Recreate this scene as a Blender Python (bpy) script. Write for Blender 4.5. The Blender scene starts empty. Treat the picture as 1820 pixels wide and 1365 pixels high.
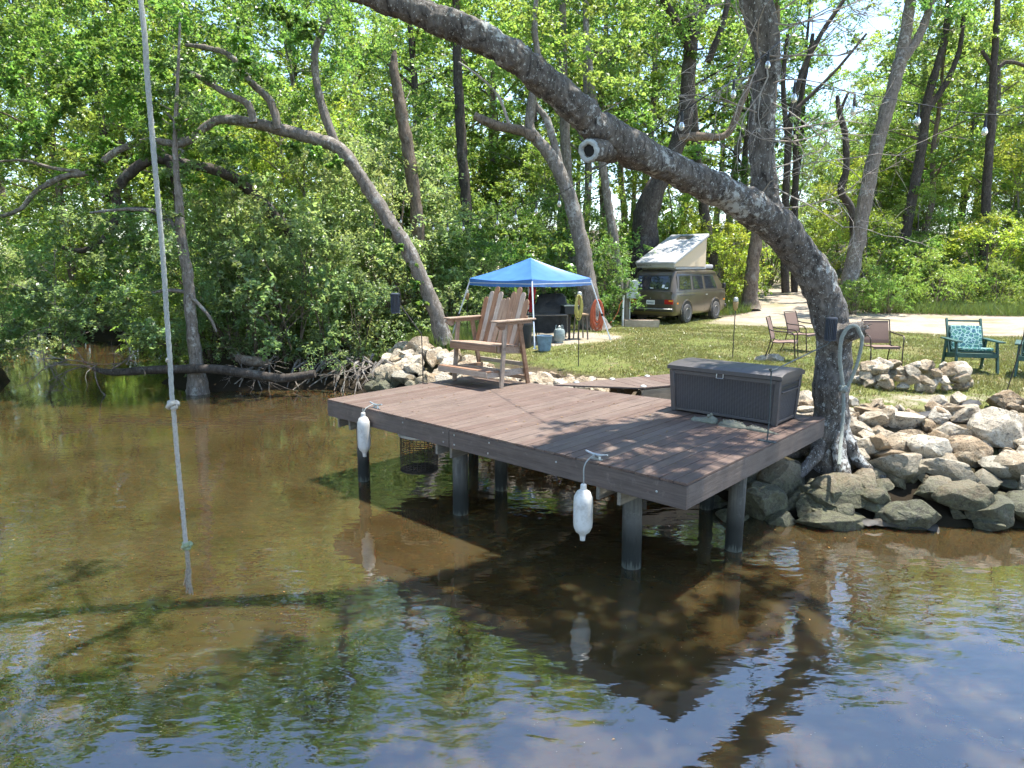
import bpy, bmesh, math, random
import numpy as np
from mathutils import Vector, Matrix, Quaternion
from mathutils import noise as mnoise

sc = bpy.context.scene
COL = sc.collection
R = math.radians

# ------------------------------------------------------------------ camera
F, CX, CY, CAMH = 1200.0, 910.0, 682.5, 2.95
PITCH = math.atan((682.5 - 474) / F)
cam = bpy.data.cameras.new('camera')
cam_o = bpy.data.objects.new('camera', cam)
COL.objects.link(cam_o)
cam_o.location = (0, 0, CAMH)
cam_o.rotation_euler = (math.pi / 2 - PITCH, 0, 0)
cam.sensor_width = 36
cam.lens = 36 * F / 1820
cam.clip_end = 1000
sc.camera = cam_o

# ------------------------------------------------------------------ sky, sun, exposure
SUN = Vector((0.257, 0.103, 1.0)).normalized()
world = bpy.data.worlds.new('World')
sc.world = world
world.use_nodes = True
wn = world.node_tree.nodes
wl = world.node_tree.links
wn.clear()
sky = wn.new('ShaderNodeTexSky')
sky.sky_type = 'NISHITA'
sky.sun_disc = False
sky.sun_elevation = math.asin(SUN.z)
sky.sun_rotation = math.atan2(SUN.x, SUN.y)
sky.air_density = 1.0
sky.dust_density = 0.3
sky.ozone_density = 1.0
bg = wn.new('ShaderNodeBackground')
bg.inputs['Strength'].default_value = 0.15
wo = wn.new('ShaderNodeOutputWorld')
wl.new(sky.outputs[0], bg.inputs[0])
wl.new(bg.outputs[0], wo.inputs[0])
sun = bpy.data.lights.new('sun', 'SUN')
sun.energy = 4.1
sun.angle = R(0.6)
sun.color = (1.0, 0.95, 0.86)
sun_o = bpy.data.objects.new('sun', sun)
COL.objects.link(sun_o)
sun_o.location = (8, 4, 30)
sun_o.rotation_euler = SUN.to_track_quat('Z', 'Y').to_euler()
sc.view_settings.view_transform = 'Standard'
sc.view_settings.look = 'None'
sc.view_settings.exposure = 1.65
sc.view_settings.gamma = 1
cy = sc.cycles
cy.max_bounces = 5
cy.use_adaptive_sampling = True
cy.adaptive_threshold = 0.03
cy.diffuse_bounces = 2
cy.glossy_bounces = 2
cy.transmission_bounces = 3
cy.transparent_max_bounces = 4
cy.use_denoising = True
cy.caustics_reflective = False
cy.caustics_refractive = False

# ------------------------------------------------------------------ pixel helpers (photo measurements to metres)
_s, _c = math.sin(PITCH), math.cos(PITCH)
def ray(x, y):
    u = (x - CX) / F
    v = -(y - CY) / F
    return Vector((u, _c + v * _s, -_s + v * _c))
def bp(x, y, z):
    r = ray(x, y)
    t = (z - CAMH) / r.z
    return Vector((0, 0, CAMH)) + r * t
def at(x, y, Y):
    r = ray(x, y)
    return Vector((0, 0, CAMH)) + r * (Y / r.y)

# ------------------------------------------------------------------ materials
def new_mat(name):
    m = bpy.data.materials.new(name)
    m.use_nodes = True
    nt = m.node_tree
    nt.nodes.clear()
    out = nt.nodes.new('ShaderNodeOutputMaterial')
    return m, nt, out
def N(nt, t, **kw):
    n = nt.nodes.new(t)
    for k, v in kw.items():
        setattr(n, k, v)
    return n
def mix(nt, a, b, fac, mode='MIX'):
    n = N(nt, 'ShaderNodeMix', data_type='RGBA', blend_type=mode)
    for sock, val in ((n.inputs[0], fac), (n.inputs[6], a), (n.inputs[7], b)):
        if hasattr(val, 'is_output') or isinstance(val, bpy.types.NodeSocket):
            nt.links.new(val, sock)
        elif isinstance(val, (int, float)):
            sock.default_value = val
        else:
            sock.default_value = (*val, 1) if len(val) == 3 else val
    return n.outputs[2]
def ramp(nt, src, lo, hi, clo=0.0, chi=1.0):
    n = N(nt, 'ShaderNodeMapRange')
    n.clamp = True
    nt.links.new(src, n.inputs[0])
    n.inputs[1].default_value = lo
    n.inputs[2].default_value = hi
    n.inputs[3].default_value = clo
    n.inputs[4].default_value = chi
    return n.outputs[0]
def coords(nt, scale=(1, 1, 1), space='Object'):
    tc = N(nt, 'ShaderNodeTexCoord')
    mp = N(nt, 'ShaderNodeMapping')
    mp.inputs['Scale'].default_value = scale
    if space == 'World':
        g = N(nt, 'ShaderNodeNewGeometry')
        nt.links.new(g.outputs['Position'], mp.inputs[0])
    else:
        nt.links.new(tc.outputs[space], mp.inputs[0])
    return mp.outputs[0]
def noise(nt, vec, scale, detail=4, rough=0.6, out=0, dist=0.0):
    n = N(nt, 'ShaderNodeTexNoise')
    nt.links.new(vec, n.inputs['Vector'])
    n.inputs['Scale'].default_value = scale
    n.inputs['Detail'].default_value = detail
    n.inputs['Roughness'].default_value = rough
    n.inputs['Distortion'].default_value = dist
    return n.outputs[out]
def hsv_rand(nt, col, src, hv=0.0, vv=0.25, sv=0.0):
    h = N(nt, 'ShaderNodeHueSaturation')
    nt.links.new(col, h.inputs['Color'])
    nt.links.new(ramp(nt, src, 0, 1, 0.5 - hv, 0.5 + hv), h.inputs['Hue'])
    nt.links.new(ramp(nt, src, 0, 1, 1 - vv, 1 + vv), h.inputs['Value'])
    if sv:
        nt.links.new(ramp(nt, src, 0, 1, 1 + sv, 1 - sv), h.inputs['Saturation'])
    return h.outputs[0]
def pbsdf(nt, out, col, rough=0.6, spec=0.5, metal=0.0, bump=None, bstr=0.3, bdist=0.02):
    b = N(nt, 'ShaderNodeBsdfPrincipled')
    if isinstance(col, bpy.types.NodeSocket):
        nt.links.new(col, b.inputs['Base Color'])
    else:
        b.inputs['Base Color'].default_value = (*col, 1)
    if isinstance(rough, bpy.types.NodeSocket):
        nt.links.new(rough, b.inputs['Roughness'])
    else:
        b.inputs['Roughness'].default_value = rough
    b.inputs['Specular IOR Level'].default_value = spec
    b.inputs['Metallic'].default_value = metal
    if bump is not None:
        bm_ = N(nt, 'ShaderNodeBump')
        bm_.inputs['Strength'].default_value = bstr
        bm_.inputs['Distance'].default_value = bdist
        nt.links.new(bump, bm_.inputs['Height'])
        nt.links.new(bm_.outputs[0], b.inputs['Normal'])
    nt.links.new(b.outputs[0], out.inputs[0])
    return b
def pm(name, base, rough=0.6, var=0.2, scale=6, stretch=(1, 1, 1), bstr=0.25, bdist=0.01, rnd=0.12, spec=0.4,
       metal=0.0, dirt=None, dirt_amt=0.5, dscale=2.0):
    """plain procedural paint/wood/metal: noise-varied base, per-object variation, optional dirt patches"""
    m, nt, out = new_mat(name)
    v = coords(nt, stretch)
    n1 = noise(nt, v, scale, 6, 0.65)
    b = np.array(base)
    col = mix(nt, tuple(b * (1 - var)), tuple(np.minimum(b * (1 + var), 0.95)), ramp(nt, n1, 0.3, 0.7))
    if dirt is not None:
        n2 = noise(nt, coords(nt, (1, 1, 1)), dscale, 5, 0.7)
        d = N(nt, 'ShaderNodeMath', operation='MULTIPLY')
        nt.links.new(ramp(nt, n2, 0.48, 0.68), d.inputs[0])
        d.inputs[1].default_value = dirt_amt
        col = mix(nt, col, dirt, d.outputs[0])
    if rnd:
        oi = N(nt, 'ShaderNodeObjectInfo')
        col = hsv_rand(nt, col, oi.outputs['Random'], 0.008, rnd)
    pbsdf(nt, out, col, rough, spec, metal, n1 if bstr else None, bstr, bdist)
    return m

def wood_mat(name, base, dark, grain=(1, 30, 30), rough=0.7, rnd=0.2, hv=0.015, sv=0.25, spec=0.3, tide=False):
    m, nt, out = new_mat(name)
    oi = N(nt, 'ShaderNodeObjectInfo')
    v = coords(nt, grain)
    add = N(nt, 'ShaderNodeVectorMath', operation='ADD')
    nt.links.new(v, add.inputs[0])
    mul = N(nt, 'ShaderNodeVectorMath', operation='SCALE')
    mul.inputs[0].default_value = (7, 13, 5)
    nt.links.new(oi.outputs['Random'], mul.inputs['Scale'])
    nt.links.new(mul.outputs[0], add.inputs[1])
    n1 = noise(nt, add.outputs[0], 1.6, 8, 0.7, dist=0.4)
    n2 = noise(nt, coords(nt, (1, 1, 1)), 3.0, 4, 0.6)
    col = mix(nt, dark, base, ramp(nt, n1, 0.32, 0.62))
    col = mix(nt, col, tuple(np.array(base) * 1.25), ramp(nt, n2, 0.5, 0.75, 0, 0.5))
    n5 = noise(nt, coords(nt, (1, 1, 1), 'World'), 1.7, 6, 0.7)
    col = mix(nt, col, tuple(np.array(base) * 0.6), ramp(nt, n5, 0.52, 0.68, 0, 0.55))
    n6 = noise(nt, coords(nt, (1, 1, 1), 'World'), 9, 5, 0.75)
    col = mix(nt, col, tuple(np.minimum(np.array(base) * 1.5 + .02, .7)), ramp(nt, n6, 0.58, 0.70, 0, 0.45))
    col = hsv_rand(nt, col, oi.outputs['Random'], hv, rnd, sv)
    if tide:
        gp = N(nt, 'ShaderNodeNewGeometry'); sz = N(nt, 'ShaderNodeSeparateXYZ'); nt.links.new(gp.outputs['Position'], sz.inputs[0])
        ad = N(nt, 'ShaderNodeMath', operation='MULTIPLY_ADD'); nt.links.new(n1, ad.inputs[0]); ad.inputs[1].default_value = -0.5; nt.links.new(sz.outputs['Z'], ad.inputs[2])
        col = mix(nt, col, (0.012, 0.014, 0.011), ramp(nt, ad.outputs[0], -0.20, 0.10, 0.92, 0.0))
        col = mix(nt, col, (0.10, 0.105, 0.085), ramp(nt, ad.outputs[0], -0.47, -0.42, 0.8, 0.0))
    pbsdf(nt, out, col, rough, spec, 0, n1, 0.5, 0.008)
    return m

def leaf_mat(name, col, trans, hv=0.03, vv=0.5, tw=0.48, ohv=0.02, ovv=0.2):
    m, nt, out = new_mat(name)
    at_ = N(nt, 'ShaderNodeAttribute', attribute_name='rnd')
    oi = N(nt, 'ShaderNodeObjectInfo')
    c1 = N(nt, 'ShaderNodeRGB'); c1.outputs[0].default_value = (*col, 1)
    c2 = N(nt, 'ShaderNodeRGB'); c2.outputs[0].default_value = (*trans, 1)
    def var(c):
        x = hsv_rand(nt, c, at_.outputs['Fac'], hv, vv)
        return hsv_rand(nt, x, oi.outputs['Random'], -ohv, ovv)
    a, b = var(c1.outputs[0]), var(c2.outputs[0])
    p = N(nt, 'ShaderNodeBsdfPrincipled')
    nt.links.new(a, p.inputs['Base Color'])
    p.inputs['Roughness'].default_value = 0.36
    p.inputs['Specular IOR Level'].default_value = 0.6
    t = N(nt, 'ShaderNodeBsdfTranslucent')
    nt.links.new(b, t.inputs[0])
    ms = N(nt, 'ShaderNodeMixShader')
    ms.inputs[0].default_value = tw
    nt.links.new(p.outputs[0], ms.inputs[1])
    nt.links.new(t.outputs[0], ms.inputs[2])
    nt.links.new(ms.outputs[0], out.inputs[0])
    return m

def bark_mat(name, base, dark, lichen, lam=0.5, lsc=9.0):
    m, nt, out = new_mat(name)
    v = coords(nt, (1, 1, 0.35), 'World')
    n1 = noise(nt, v, 14, 8, 0.7, dist=0.6)
    n2 = noise(nt, coords(nt, (1, 1, 1), 'World'), lsc, 5, 0.7)
    n3 = noise(nt, coords(nt, (1, 1, 1), 'World'), 1.3, 2, 0.5)
    col = mix(nt, dark, base, ramp(nt, n1, 0.35, 0.65))
    s = N(nt, 'ShaderNodeMath', operation='ADD')
    nt.links.new(n2, s.inputs[0])
    sm = N(nt, 'ShaderNodeMath', operation='MULTIPLY_ADD')
    nt.links.new(n3, sm.inputs[0]); sm.inputs[1].default_value = 0.5; sm.inputs[2].default_value = -0.25
    nt.links.new(sm.outputs[0], s.inputs[1])
    col = mix(nt, col, lichen, ramp(nt, s.outputs[0], 0.57, 0.65, 0, lam * 0.8))
    n4 = noise(nt, coords(nt, (1, 1, 0.6), 'World'), lsc * 4.5, 4, 0.7)
    col = mix(nt, col, lichen, ramp(nt, n4, 0.60, 0.66, 0, lam))
    col = mix(nt, col, tuple(np.array(dark) * .6), ramp(nt, n1, 0.30, 0.40, 0.8, 0))
    pbsdf(nt, out, col, 0.85, 0.2, 0, n1, 0.9, 0.03)
    return m

M = {}
M['deck'] = wood_mat('dock_decking', (0.152, 0.106, 0.085), (0.082, 0.057, 0.046), (25, 1.2, 25), 0.62, 0.13, 0.006, 0.1)
M['fascia'] = wood_mat('dock_fascia', (0.135, 0.108, 0.094), (0.074, 0.058, 0.051), (1.2, 1.2, 22), 0.6, 0.08, 0.004, 0.1)
M['joist'] = wood_mat('dock_joist', (0.27, 0.25, 0.21), (0.14, 0.13, 0.11), (20, 1.5, 20), 0.8, 0.1)
M['piling'] = wood_mat('dock_piling', (0.120, 0.118, 0.105), (0.030, 0.031, 0.029), (22, 22, 0.8), 0.75, 0.1, 0.0, 0.1, tide=True)
M['redwood'] = wood_mat('weathered_redwood', (0.33, 0.225, 0.175), (0.19, 0.115, 0.085), (26, 26, 1.5), 0.75, 0.26, 0.012, 0.5)
M['redwood_x'] = wood_mat('weathered_redwood_flat', (0.34, 0.25, 0.185), (0.20, 0.135, 0.095), (1.5, 26, 26), 0.75, 0.2, 0.012, 0.4)
M['greenwood'] = wood_mat('green_painted_wood', (0.050, 0.105, 0.090), (0.028, 0.065, 0.055), (8, 8, 2), 0.6, 0.08, 0.0, 0.1)
M['plank'] = wood_mat('raw_lumber', (0.36, 0.27, 0.18), (0.22, 0.16, 0.11), (1.5, 20, 20), 0.8, 0.1)
M['oldpost'] = wood_mat('old_post_wood', (0.20, 0.165, 0.135), (0.10, 0.08, 0.065), (20, 20, 1.5), 0.85, 0.1)
M['metal'] = pm('galvanised_metal', (0.42, 0.43, 0.42), 0.4, 0.2, 20, metal=0.8, bstr=0.1)
M['pole'] = pm('grey_steel_pole', (0.55, 0.57, 0.60), 0.4, 0.1, 12, metal=0.3, bstr=0)
M['rust'] = pm('dark_iron_rod', (0.05, 0.042, 0.038), 0.6, 0.3, 20, metal=0.4, bstr=0.1)
M['rod'] = pm('grey_green_rod', (0.055, 0.07, 0.075), 0.5, 0.2, 20, metal=0.3, bstr=0)
M['bronze'] = pm('bronze_chair_frame', (0.060, 0.042, 0.034), 0.45, 0.15, 20, metal=0.4, bstr=0)
M['sling'] = pm('brown_sling_fabric', (0.185, 0.120, 0.095), 0.85, 0.15, 90, bstr=0.3, bdist=0.003, rnd=0.05)
M['black'] = pm('black_plastic', (0.018, 0.019, 0.021), 0.5, 0.25, 20, bstr=0.05, rnd=0.05)
M['tarp'] = pm('black_tarp', (0.035, 0.036, 0.04), 0.42, 0.4, 5, bstr=0.5, bdist=0.05, rnd=0)
M['lantern'] = pm('slate_lantern', (0.045, 0.055, 0.075), 0.5, 0.25, 30, bstr=0.05, rnd=0)
M['fender'] = pm('aged_white_vinyl', (0.56, 0.55, 0.52), 0.4, 0.10, 14, (1, 1, 0.25), 0.05, dirt=(0.22, 0.19, 0.15), dirt_amt=0.55, dscale=9, rnd=0.1)
M['rope'] = pm('weathered_rope', (0.36, 0.34, 0.30), 0.9, 0.28, 60, bstr=0.6, bdist=0.006, rnd=0.05)
M['rope2'] = pm('pale_blue_grey_rope', (0.30, 0.31, 0.285), 0.85, 0.2, 60, bstr=0.5, bdist=0.005, rnd=0.05)
M['rope3'] = pm('grey_mooring_rope', (0.23, 0.25, 0.225), 0.9, 0.25, 60, bstr=0.5, bdist=0.005, rnd=0.0)
M['algae_rope'] = pm('algae_green_rope', (0.25, 0.29, 0.17), 0.9, 0.3, 50, bstr=0.6, bdist=0.006, rnd=0)
M['frayed'] = pm('muddy_rope_end', (0.27, 0.235, 0.18), 0.95, 0.5, 60, bstr=0.6, bdist=0.008, rnd=0)
M['concrete'] = pm('painted_concrete', (0.17, 0.17, 0.135), 0.85, 0.35, 30, bstr=0.5, bdist=0.01, dirt=(0.10, 0.12, 0.08), dirt_amt=0.6, dscale=14)
M['white'] = pm('white_paint', (0.75, 0.75, 0.73), 0.5, 0.06, 10, bstr=0)
M['grey_box'] = pm('grey_meter_box', (0.42, 0.44, 0.44), 0.5, 0.1, 10, bstr=0)
M['glassb'] = pm('clear_bulb', (0.80, 0.82, 0.80), 0.05, 0.02, 5, bstr=0, spec=0.9)
M['glassb'].node_tree.nodes['Principled BSDF'].inputs['Transmission Weight'].default_value = 0.75
M['orange'] = pm('orange_hose', (0.55, 0.14, 0.065), 0.55, 0.15, 20, bstr=0)
M['yellow'] = pm('yellow_line', (0.55, 0.50, 0.13), 0.7, 0.2, 20, bstr=0)
M['red'] = pm('red_cloth', (0.42, 0.025, 0.035), 0.8, 0.2, 12, bstr=0)
M['bamboo'] = pm('bamboo_torch', (0.34, 0.21, 0.10), 0.7, 0.25, 20, bstr=0.2)
M['bluebucket'] = pm('dusty_blue_plastic', (0.12, 0.19, 0.25), 0.5, 0.3, 8, bstr=0.05)
M['tank'] = pm('grey_green_tank_paint', (0.25, 0.30, 0.29), 0.5, 0.25, 8, bstr=0.05)
M['liner'] = pm('black_pond_liner', (0.022, 0.021, 0.020), 0.6, 0.5, 6, bstr=0.6, bdist=0.03, dirt=(0.10, 0.075, 0.04), dirt_amt=0.6, dscale=3)
M['bark_main'] = bark_mat('dark_lichened_bark', (0.190, 0.172, 0.155), (0.034, 0.030, 0.027), (0.52, 0.54, 0.52), 0.85, 11)
M['bark_grey'] = bark_mat('grey_bark', (0.23, 0.20, 0.17), (0.09, 0.075, 0.06), (0.46, 0.46, 0.42), 0.55, 6)
M['bark_brown'] = bark_mat('brown_bark', (0.20, 0.155, 0.115), (0.075, 0.055, 0.04), (0.32, 0.30, 0.25), 0.4, 5)
M['bark_dark'] = bark_mat('dark_brown_bark', (0.085, 0.070, 0.058), (0.03, 0.025, 0.02), (0.25, 0.25, 0.22), 0.3, 5)  # the darkest brown of the bark tones
M['deadwood'] = bark_mat('bleached_dead_wood', (0.42, 0.38, 0.33), (0.24, 0.20, 0.17), (0.52, 0.50, 0.46), 0.4, 10)
M['cutwood'] = pm('weathered_cut_wood', (0.38, 0.41, 0.41), 0.85, 0.35, 16, bstr=0.6, bdist=0.02, rnd=0)
M['leaf_a'] = leaf_mat('oak_leaf', (0.080, 0.145, 0.040), (0.34, 0.50, 0.095))
M['leaf_b'] = leaf_mat('bright_leaf', (0.100, 0.165, 0.042), (0.43, 0.60, 0.100))
M['leaf_c'] = leaf_mat('waxy_bush_leaf', (0.125, 0.175, 0.085), (0.44, 0.58, 0.18))
M['leaf_d'] = leaf_mat('lime_leaf', (0.12, 0.18, 0.030), (0.50, 0.62, 0.07))
M['leaf_e'] = leaf_mat('feathery_cypress_leaf', (0.085, 0.155, 0.055), (0.32, 0.50, 0.11))
M['grass'] = leaf_mat('lawn_grass', (0.160, 0.165, 0.048), (0.25, 0.25, 0.06), 0.035, 0.3, 0.3)
M['reed'] = leaf_mat('weed_blade', (0.12, 0.17, 0.045), (0.26, 0.32, 0.06), 0.03, 0.3, 0.35)

# ------------------------------------------------------------------ mesh builder
class MB:
    def __init__(self):
        self.v = []
        self.f = []
    def add(self, vs, fs):
        o = len(self.v)
        self.v += [tuple(p) for p in vs]
        self.f += [tuple(i + o for i in f) for f in fs]
        return self
    def box(self, c, s, rot=None):
        hx, hy, hz = s[0] / 2, s[1] / 2, s[2] / 2
        P = [Vector((x * hx, y * hy, z * hz)) for z in (-1, 1) for y in (-1, 1) for x in (-1, 1)]
        if rot is not None:
            q = rot if isinstance(rot, (Matrix, Quaternion)) else Matrix.Rotation(rot, 3, 'Z')
            P = [q @ p for p in P]
        P = [p + Vector(c) for p in P]
        return self.add(P, [(0, 2, 3, 1), (4, 5, 7, 6), (0, 1, 5, 4), (2, 6, 7, 3), (0, 4, 6, 2), (1, 3, 7, 5)])
    def beam(self, a, b, w, h, up=(0, 0, 1)):
        a, b = Vector(a), Vector(b)
        d = (b - a)
        L = d.length
        d.normalize()
        x = d.cross(Vector(up))
        if x.length < 1e-4:
            x = Vector((1, 0, 0))
        x.normalize()
        z = x.cross(d)
        m = Matrix((x, d, z)).transposed()
        return self.box((a + b) / 2, (w, L, h), m)
    def prism(self, poly, z0, z1):
        n = len(poly)
        vs = [(p[0], p[1], z0) for p in poly] + [(p[0], p[1], z1) for p in poly]
        fs = [tuple(range(n - 1, -1, -1)), tuple(range(n, 2 * n))]
        fs += [(i, (i + 1) % n, n + (i + 1) % n, n + i) for i in range(n)]
        return self.add(vs, fs)
    def tube(self, pts, rad, n=8, cap=True, wob=0.0, rng=None, closed=False, bark=0.0):
        pts = [Vector(p) for p in pts]
        k = len(pts)
        if not hasattr(rad, '__len__'):
            rad = [rad] * k
        vs, fs = [], []
        t0 = (pts[1] - pts[0]).normalized()
        ref = Vector((0, 0, 1)) if abs(t0.z) < 0.9 else Vector((1, 0, 0))
        x = t0.cross(ref).normalized()
        for i in range(k):
            if closed:
                t = pts[(i + 1) % k] - pts[i - 1]
            else:
                t = pts[min(i + 1, k - 1)] - pts[max(i - 1, 0)]
            t.normalize()
            x = (x - t * x.dot(t)).normalized()
            y = t.cross(x)
            for j in range(n):
                a = 2 * math.pi * j / n
                r = rad[i]
                if wob and rng:
                    r *= 1 + rng.uniform(-wob, wob)
                dv = x * math.cos(a) + y * math.sin(a)
                if bark:
                    q = pts[i] + dv * r
                    k1 = 0.5 / max(r, .05)
                    fu = mnoise.noise(Vector((math.cos(a) * 5, math.sin(a) * 5, i * .22)))
                    r *= 1 - bark * .45 * max(0, fu) ** .5 * (1 if r > .06 else .3)
                    r *= 1 + bark * (mnoise.noise(q * k1) * 1.3 + mnoise.noise(q * k1 * 3.1) * .7 - abs(mnoise.noise(q * 13)) * .35)
                vs.append(pts[i] + dv * r)
        for i in range(k if closed else k - 1):
            i2 = (i + 1) % k
            for j in range(n):
                j2 = (j + 1) % n
                fs.append((i * n + j, i * n + j2, i2 * n + j2, i2 * n + j))
        if cap and not closed:
            fs.append(tuple(range(n - 1, -1, -1)))
            fs.append(tuple((k - 1) * n + j for j in range(n)))
        return self.add(vs, fs)
    def lathe(self, prof, c=(0, 0, 0), n=16, axis=None):
        """prof: list of (r, z)"""
        q = Vector((0, 0, 1)).rotation_difference(Vector(axis)) if axis is not None else Quaternion()
        vs, fs = [], []
        for r, z in prof:
            for j in range(n):
                a = 2 * math.pi * j / n
                vs.append(q @ Vector((r * math.cos(a), r * math.sin(a), z)) + Vector(c))
        for i in range(len(prof) - 1):
            for j in range(n):
                j2 = (j + 1) % n
                fs.append((i * n + j, i * n + j2, (i + 1) * n + j2, (i + 1) * n + j))
        fs.append(tuple(range(n - 1, -1, -1)))
        fs.append(tuple((len(prof) - 1) * n + j for j in range(n)))
        return self.add(vs, fs)
    def mesh(self, name, bevel=0.0, smooth=True, seg=1):
        me = bpy.data.meshes.new(name)
        me.from_pydata(self.v, [], self.f)
        if bevel:
            bm = bmesh.new()
            bm.from_mesh(me)
            bmesh.ops.bevel(bm, geom=list(bm.edges), offset=bevel, segments=seg, profile=0.5, affect='EDGES', clamp_overlap=True)
            bm.to_mesh(me)
            bm.free()
        if smooth:
            me.shade_smooth()
            try:
                me.set_sharp_from_angle(angle=R(38))
            except Exception:
                pass
        me.validate()
        return me
    def build(self, name, mat, parent=None, bevel=0.0, smooth=True, seg=1):
        me = self.mesh(name, bevel, smooth, seg)
        return link(name, me, mat, parent)
def link(name, me, mat, parent=None, loc=None, rot=None, scale=None):
    if mat is not None and not len(me.materials):
        me.materials.append(M[mat] if isinstance(mat, str) else mat)
    o = bpy.data.objects.new(name, me)
    COL.objects.link(o)
    if parent is not None:
        o.parent = parent
    if loc is not None: o.location = loc
    if rot is not None: o.rotation_euler = rot
    if scale is not None: o.scale = scale if hasattr(scale, '__len__') else (scale,) * 3
    return o
def thing(name, label, cat, loc=(0, 0, 0), rz=0.0, group=None):
    o = bpy.data.objects.new(name, None)
    o.empty_display_size = 0.2
    COL.objects.link(o)
    o.location = loc
    o.rotation_euler = (0, 0, rz)
    return tag(o, label, cat, group)
def tag(o, label, cat, group=None):
    o['label'] = label
    o['category'] = cat
    if group: o['group'] = group
    return o
def struct(o):
    o['kind'] = 'structure'
    return o
def copy_tree(o, parent=None):
    c = o.copy()
    COL.objects.link(c)
    c.parent = parent
    for ch in list(o.children):
        copy_tree(ch, c)
    return c
def spline(pts, res=5, vals=None):
    """Catmull-Rom through pts (list of Vector); returns points (and interpolated vals)"""
    P = [Vector(p) for p in pts]
    out, ov = [], []
    for i in range(len(P) - 1):
        p0, p1, p2, p3 = P[max(i - 1, 0)], P[i], P[i + 1], P[min(i + 2, len(P) - 1)]
        for k in range(res):
            t = k / res
            out.append(0.5 * ((2 * p1) + (p2 - p0) * t + (2 * p0 - 5 * p1 + 4 * p2 - p3) * t * t + (3 * p1 - p0 - 3 * p2 + p3) * t ** 3))
            if vals is not None: ov.append(vals[i] * (1 - t) + vals[i + 1] * t)
    out.append(P[-1])
    if vals is not None:
        ov.append(vals[-1])
        return out, ov
    return out

# ------------------------------------------------------------------ terrain
WZ = -0.22      # river level; the lawn and the dock boards lie about 1.2 m above it
SH = [(60, -3), (20, 5), (11, 7.4), (6.6, 8.25), (5.2, 8.3), (4.0, 8.5), (3.0, 8.9), (2.4, 10.0), (1.5, 11.1), (0, 12.7),
      (-1.5, 14.4), (-2.8, 16.2), (-4.4, 17.7), (-6.2, 17.8), (-8.0, 17.4), (-9.4, 18.6), (-10.2, 21.5), (-11.8, 25), (-14, 28),
      (-17.5, 29.5), (-24, 34), (-40, 43), (-80, 61), (-80, 140), (80, 140), (80, -3)]
SH2 = [(-10.2, 8), (-11.2, 13), (-14.4, 18.5), (-19, 24), (-24.5, 29), (-60, 46), (-90, 45), (-90, -6), (-15, -6), (-10.5, 2)]
def sdist(poly, X, Y):
    X = np.asarray(X, float); Y = np.asarray(Y, float)
    d = np.full(X.shape, 1e9)
    ins = np.zeros(X.shape, bool)
    n = len(poly)
    for i in range(n):
        x1, y1 = poly[i]; x2, y2 = poly[(i + 1) % n]
        dx, dy = x2 - x1, y2 - y1
        t = np.clip(((X - x1) * dx + (Y - y1) * dy) / (dx * dx + dy * dy), 0, 1)
        d = np.minimum(d, np.hypot(X - x1 - t * dx, Y - y1 - t * dy))
        c = ((y1 > Y) != (y2 > Y)) & (X < (x2 - x1) * (Y - y1) / (y2 - y1 + 1e-12) + x1)
        ins ^= c
    return np.where(ins, d, -d)
def sstep(a, b, x):
    t = np.clip((x - a) / (b - a), 0, 1)
    return t * t * (3 - 2 * t)
def height(X, Y):
    X = np.asarray(X, float); Y = np.asarray(Y, float)
    d = np.maximum(sdist(SH, X, Y), sdist(SH2, X, Y))
    left = sstep(-1.5, -4.5, X)
    top = 0.92 - 0.32 * left
    z = np.where(d > 0, top * (1 - np.exp(-np.maximum(d, 0) * 0.62)) * 1.04, np.maximum(d * 0.6, -1.9))
    z = np.where(d > 0, np.minimum(z, top), z)
    z = z + np.where(d > 1, 0.025 * np.sin(X * 0.9 + 1) * np.cos(Y * 0.7), 0)
    z = z + np.where(Y > 29, (Y - 29) * 0.085, 0) * sstep(0, 8, X + 2) 
    z = z - 0.14 * sstep(20, 26, Y) * sstep(40, 26, Y) * sstep(1, 5, X)
    return z
def gz(x, y):
    return float(height(np.array([x]), np.array([y]))[0])
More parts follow.
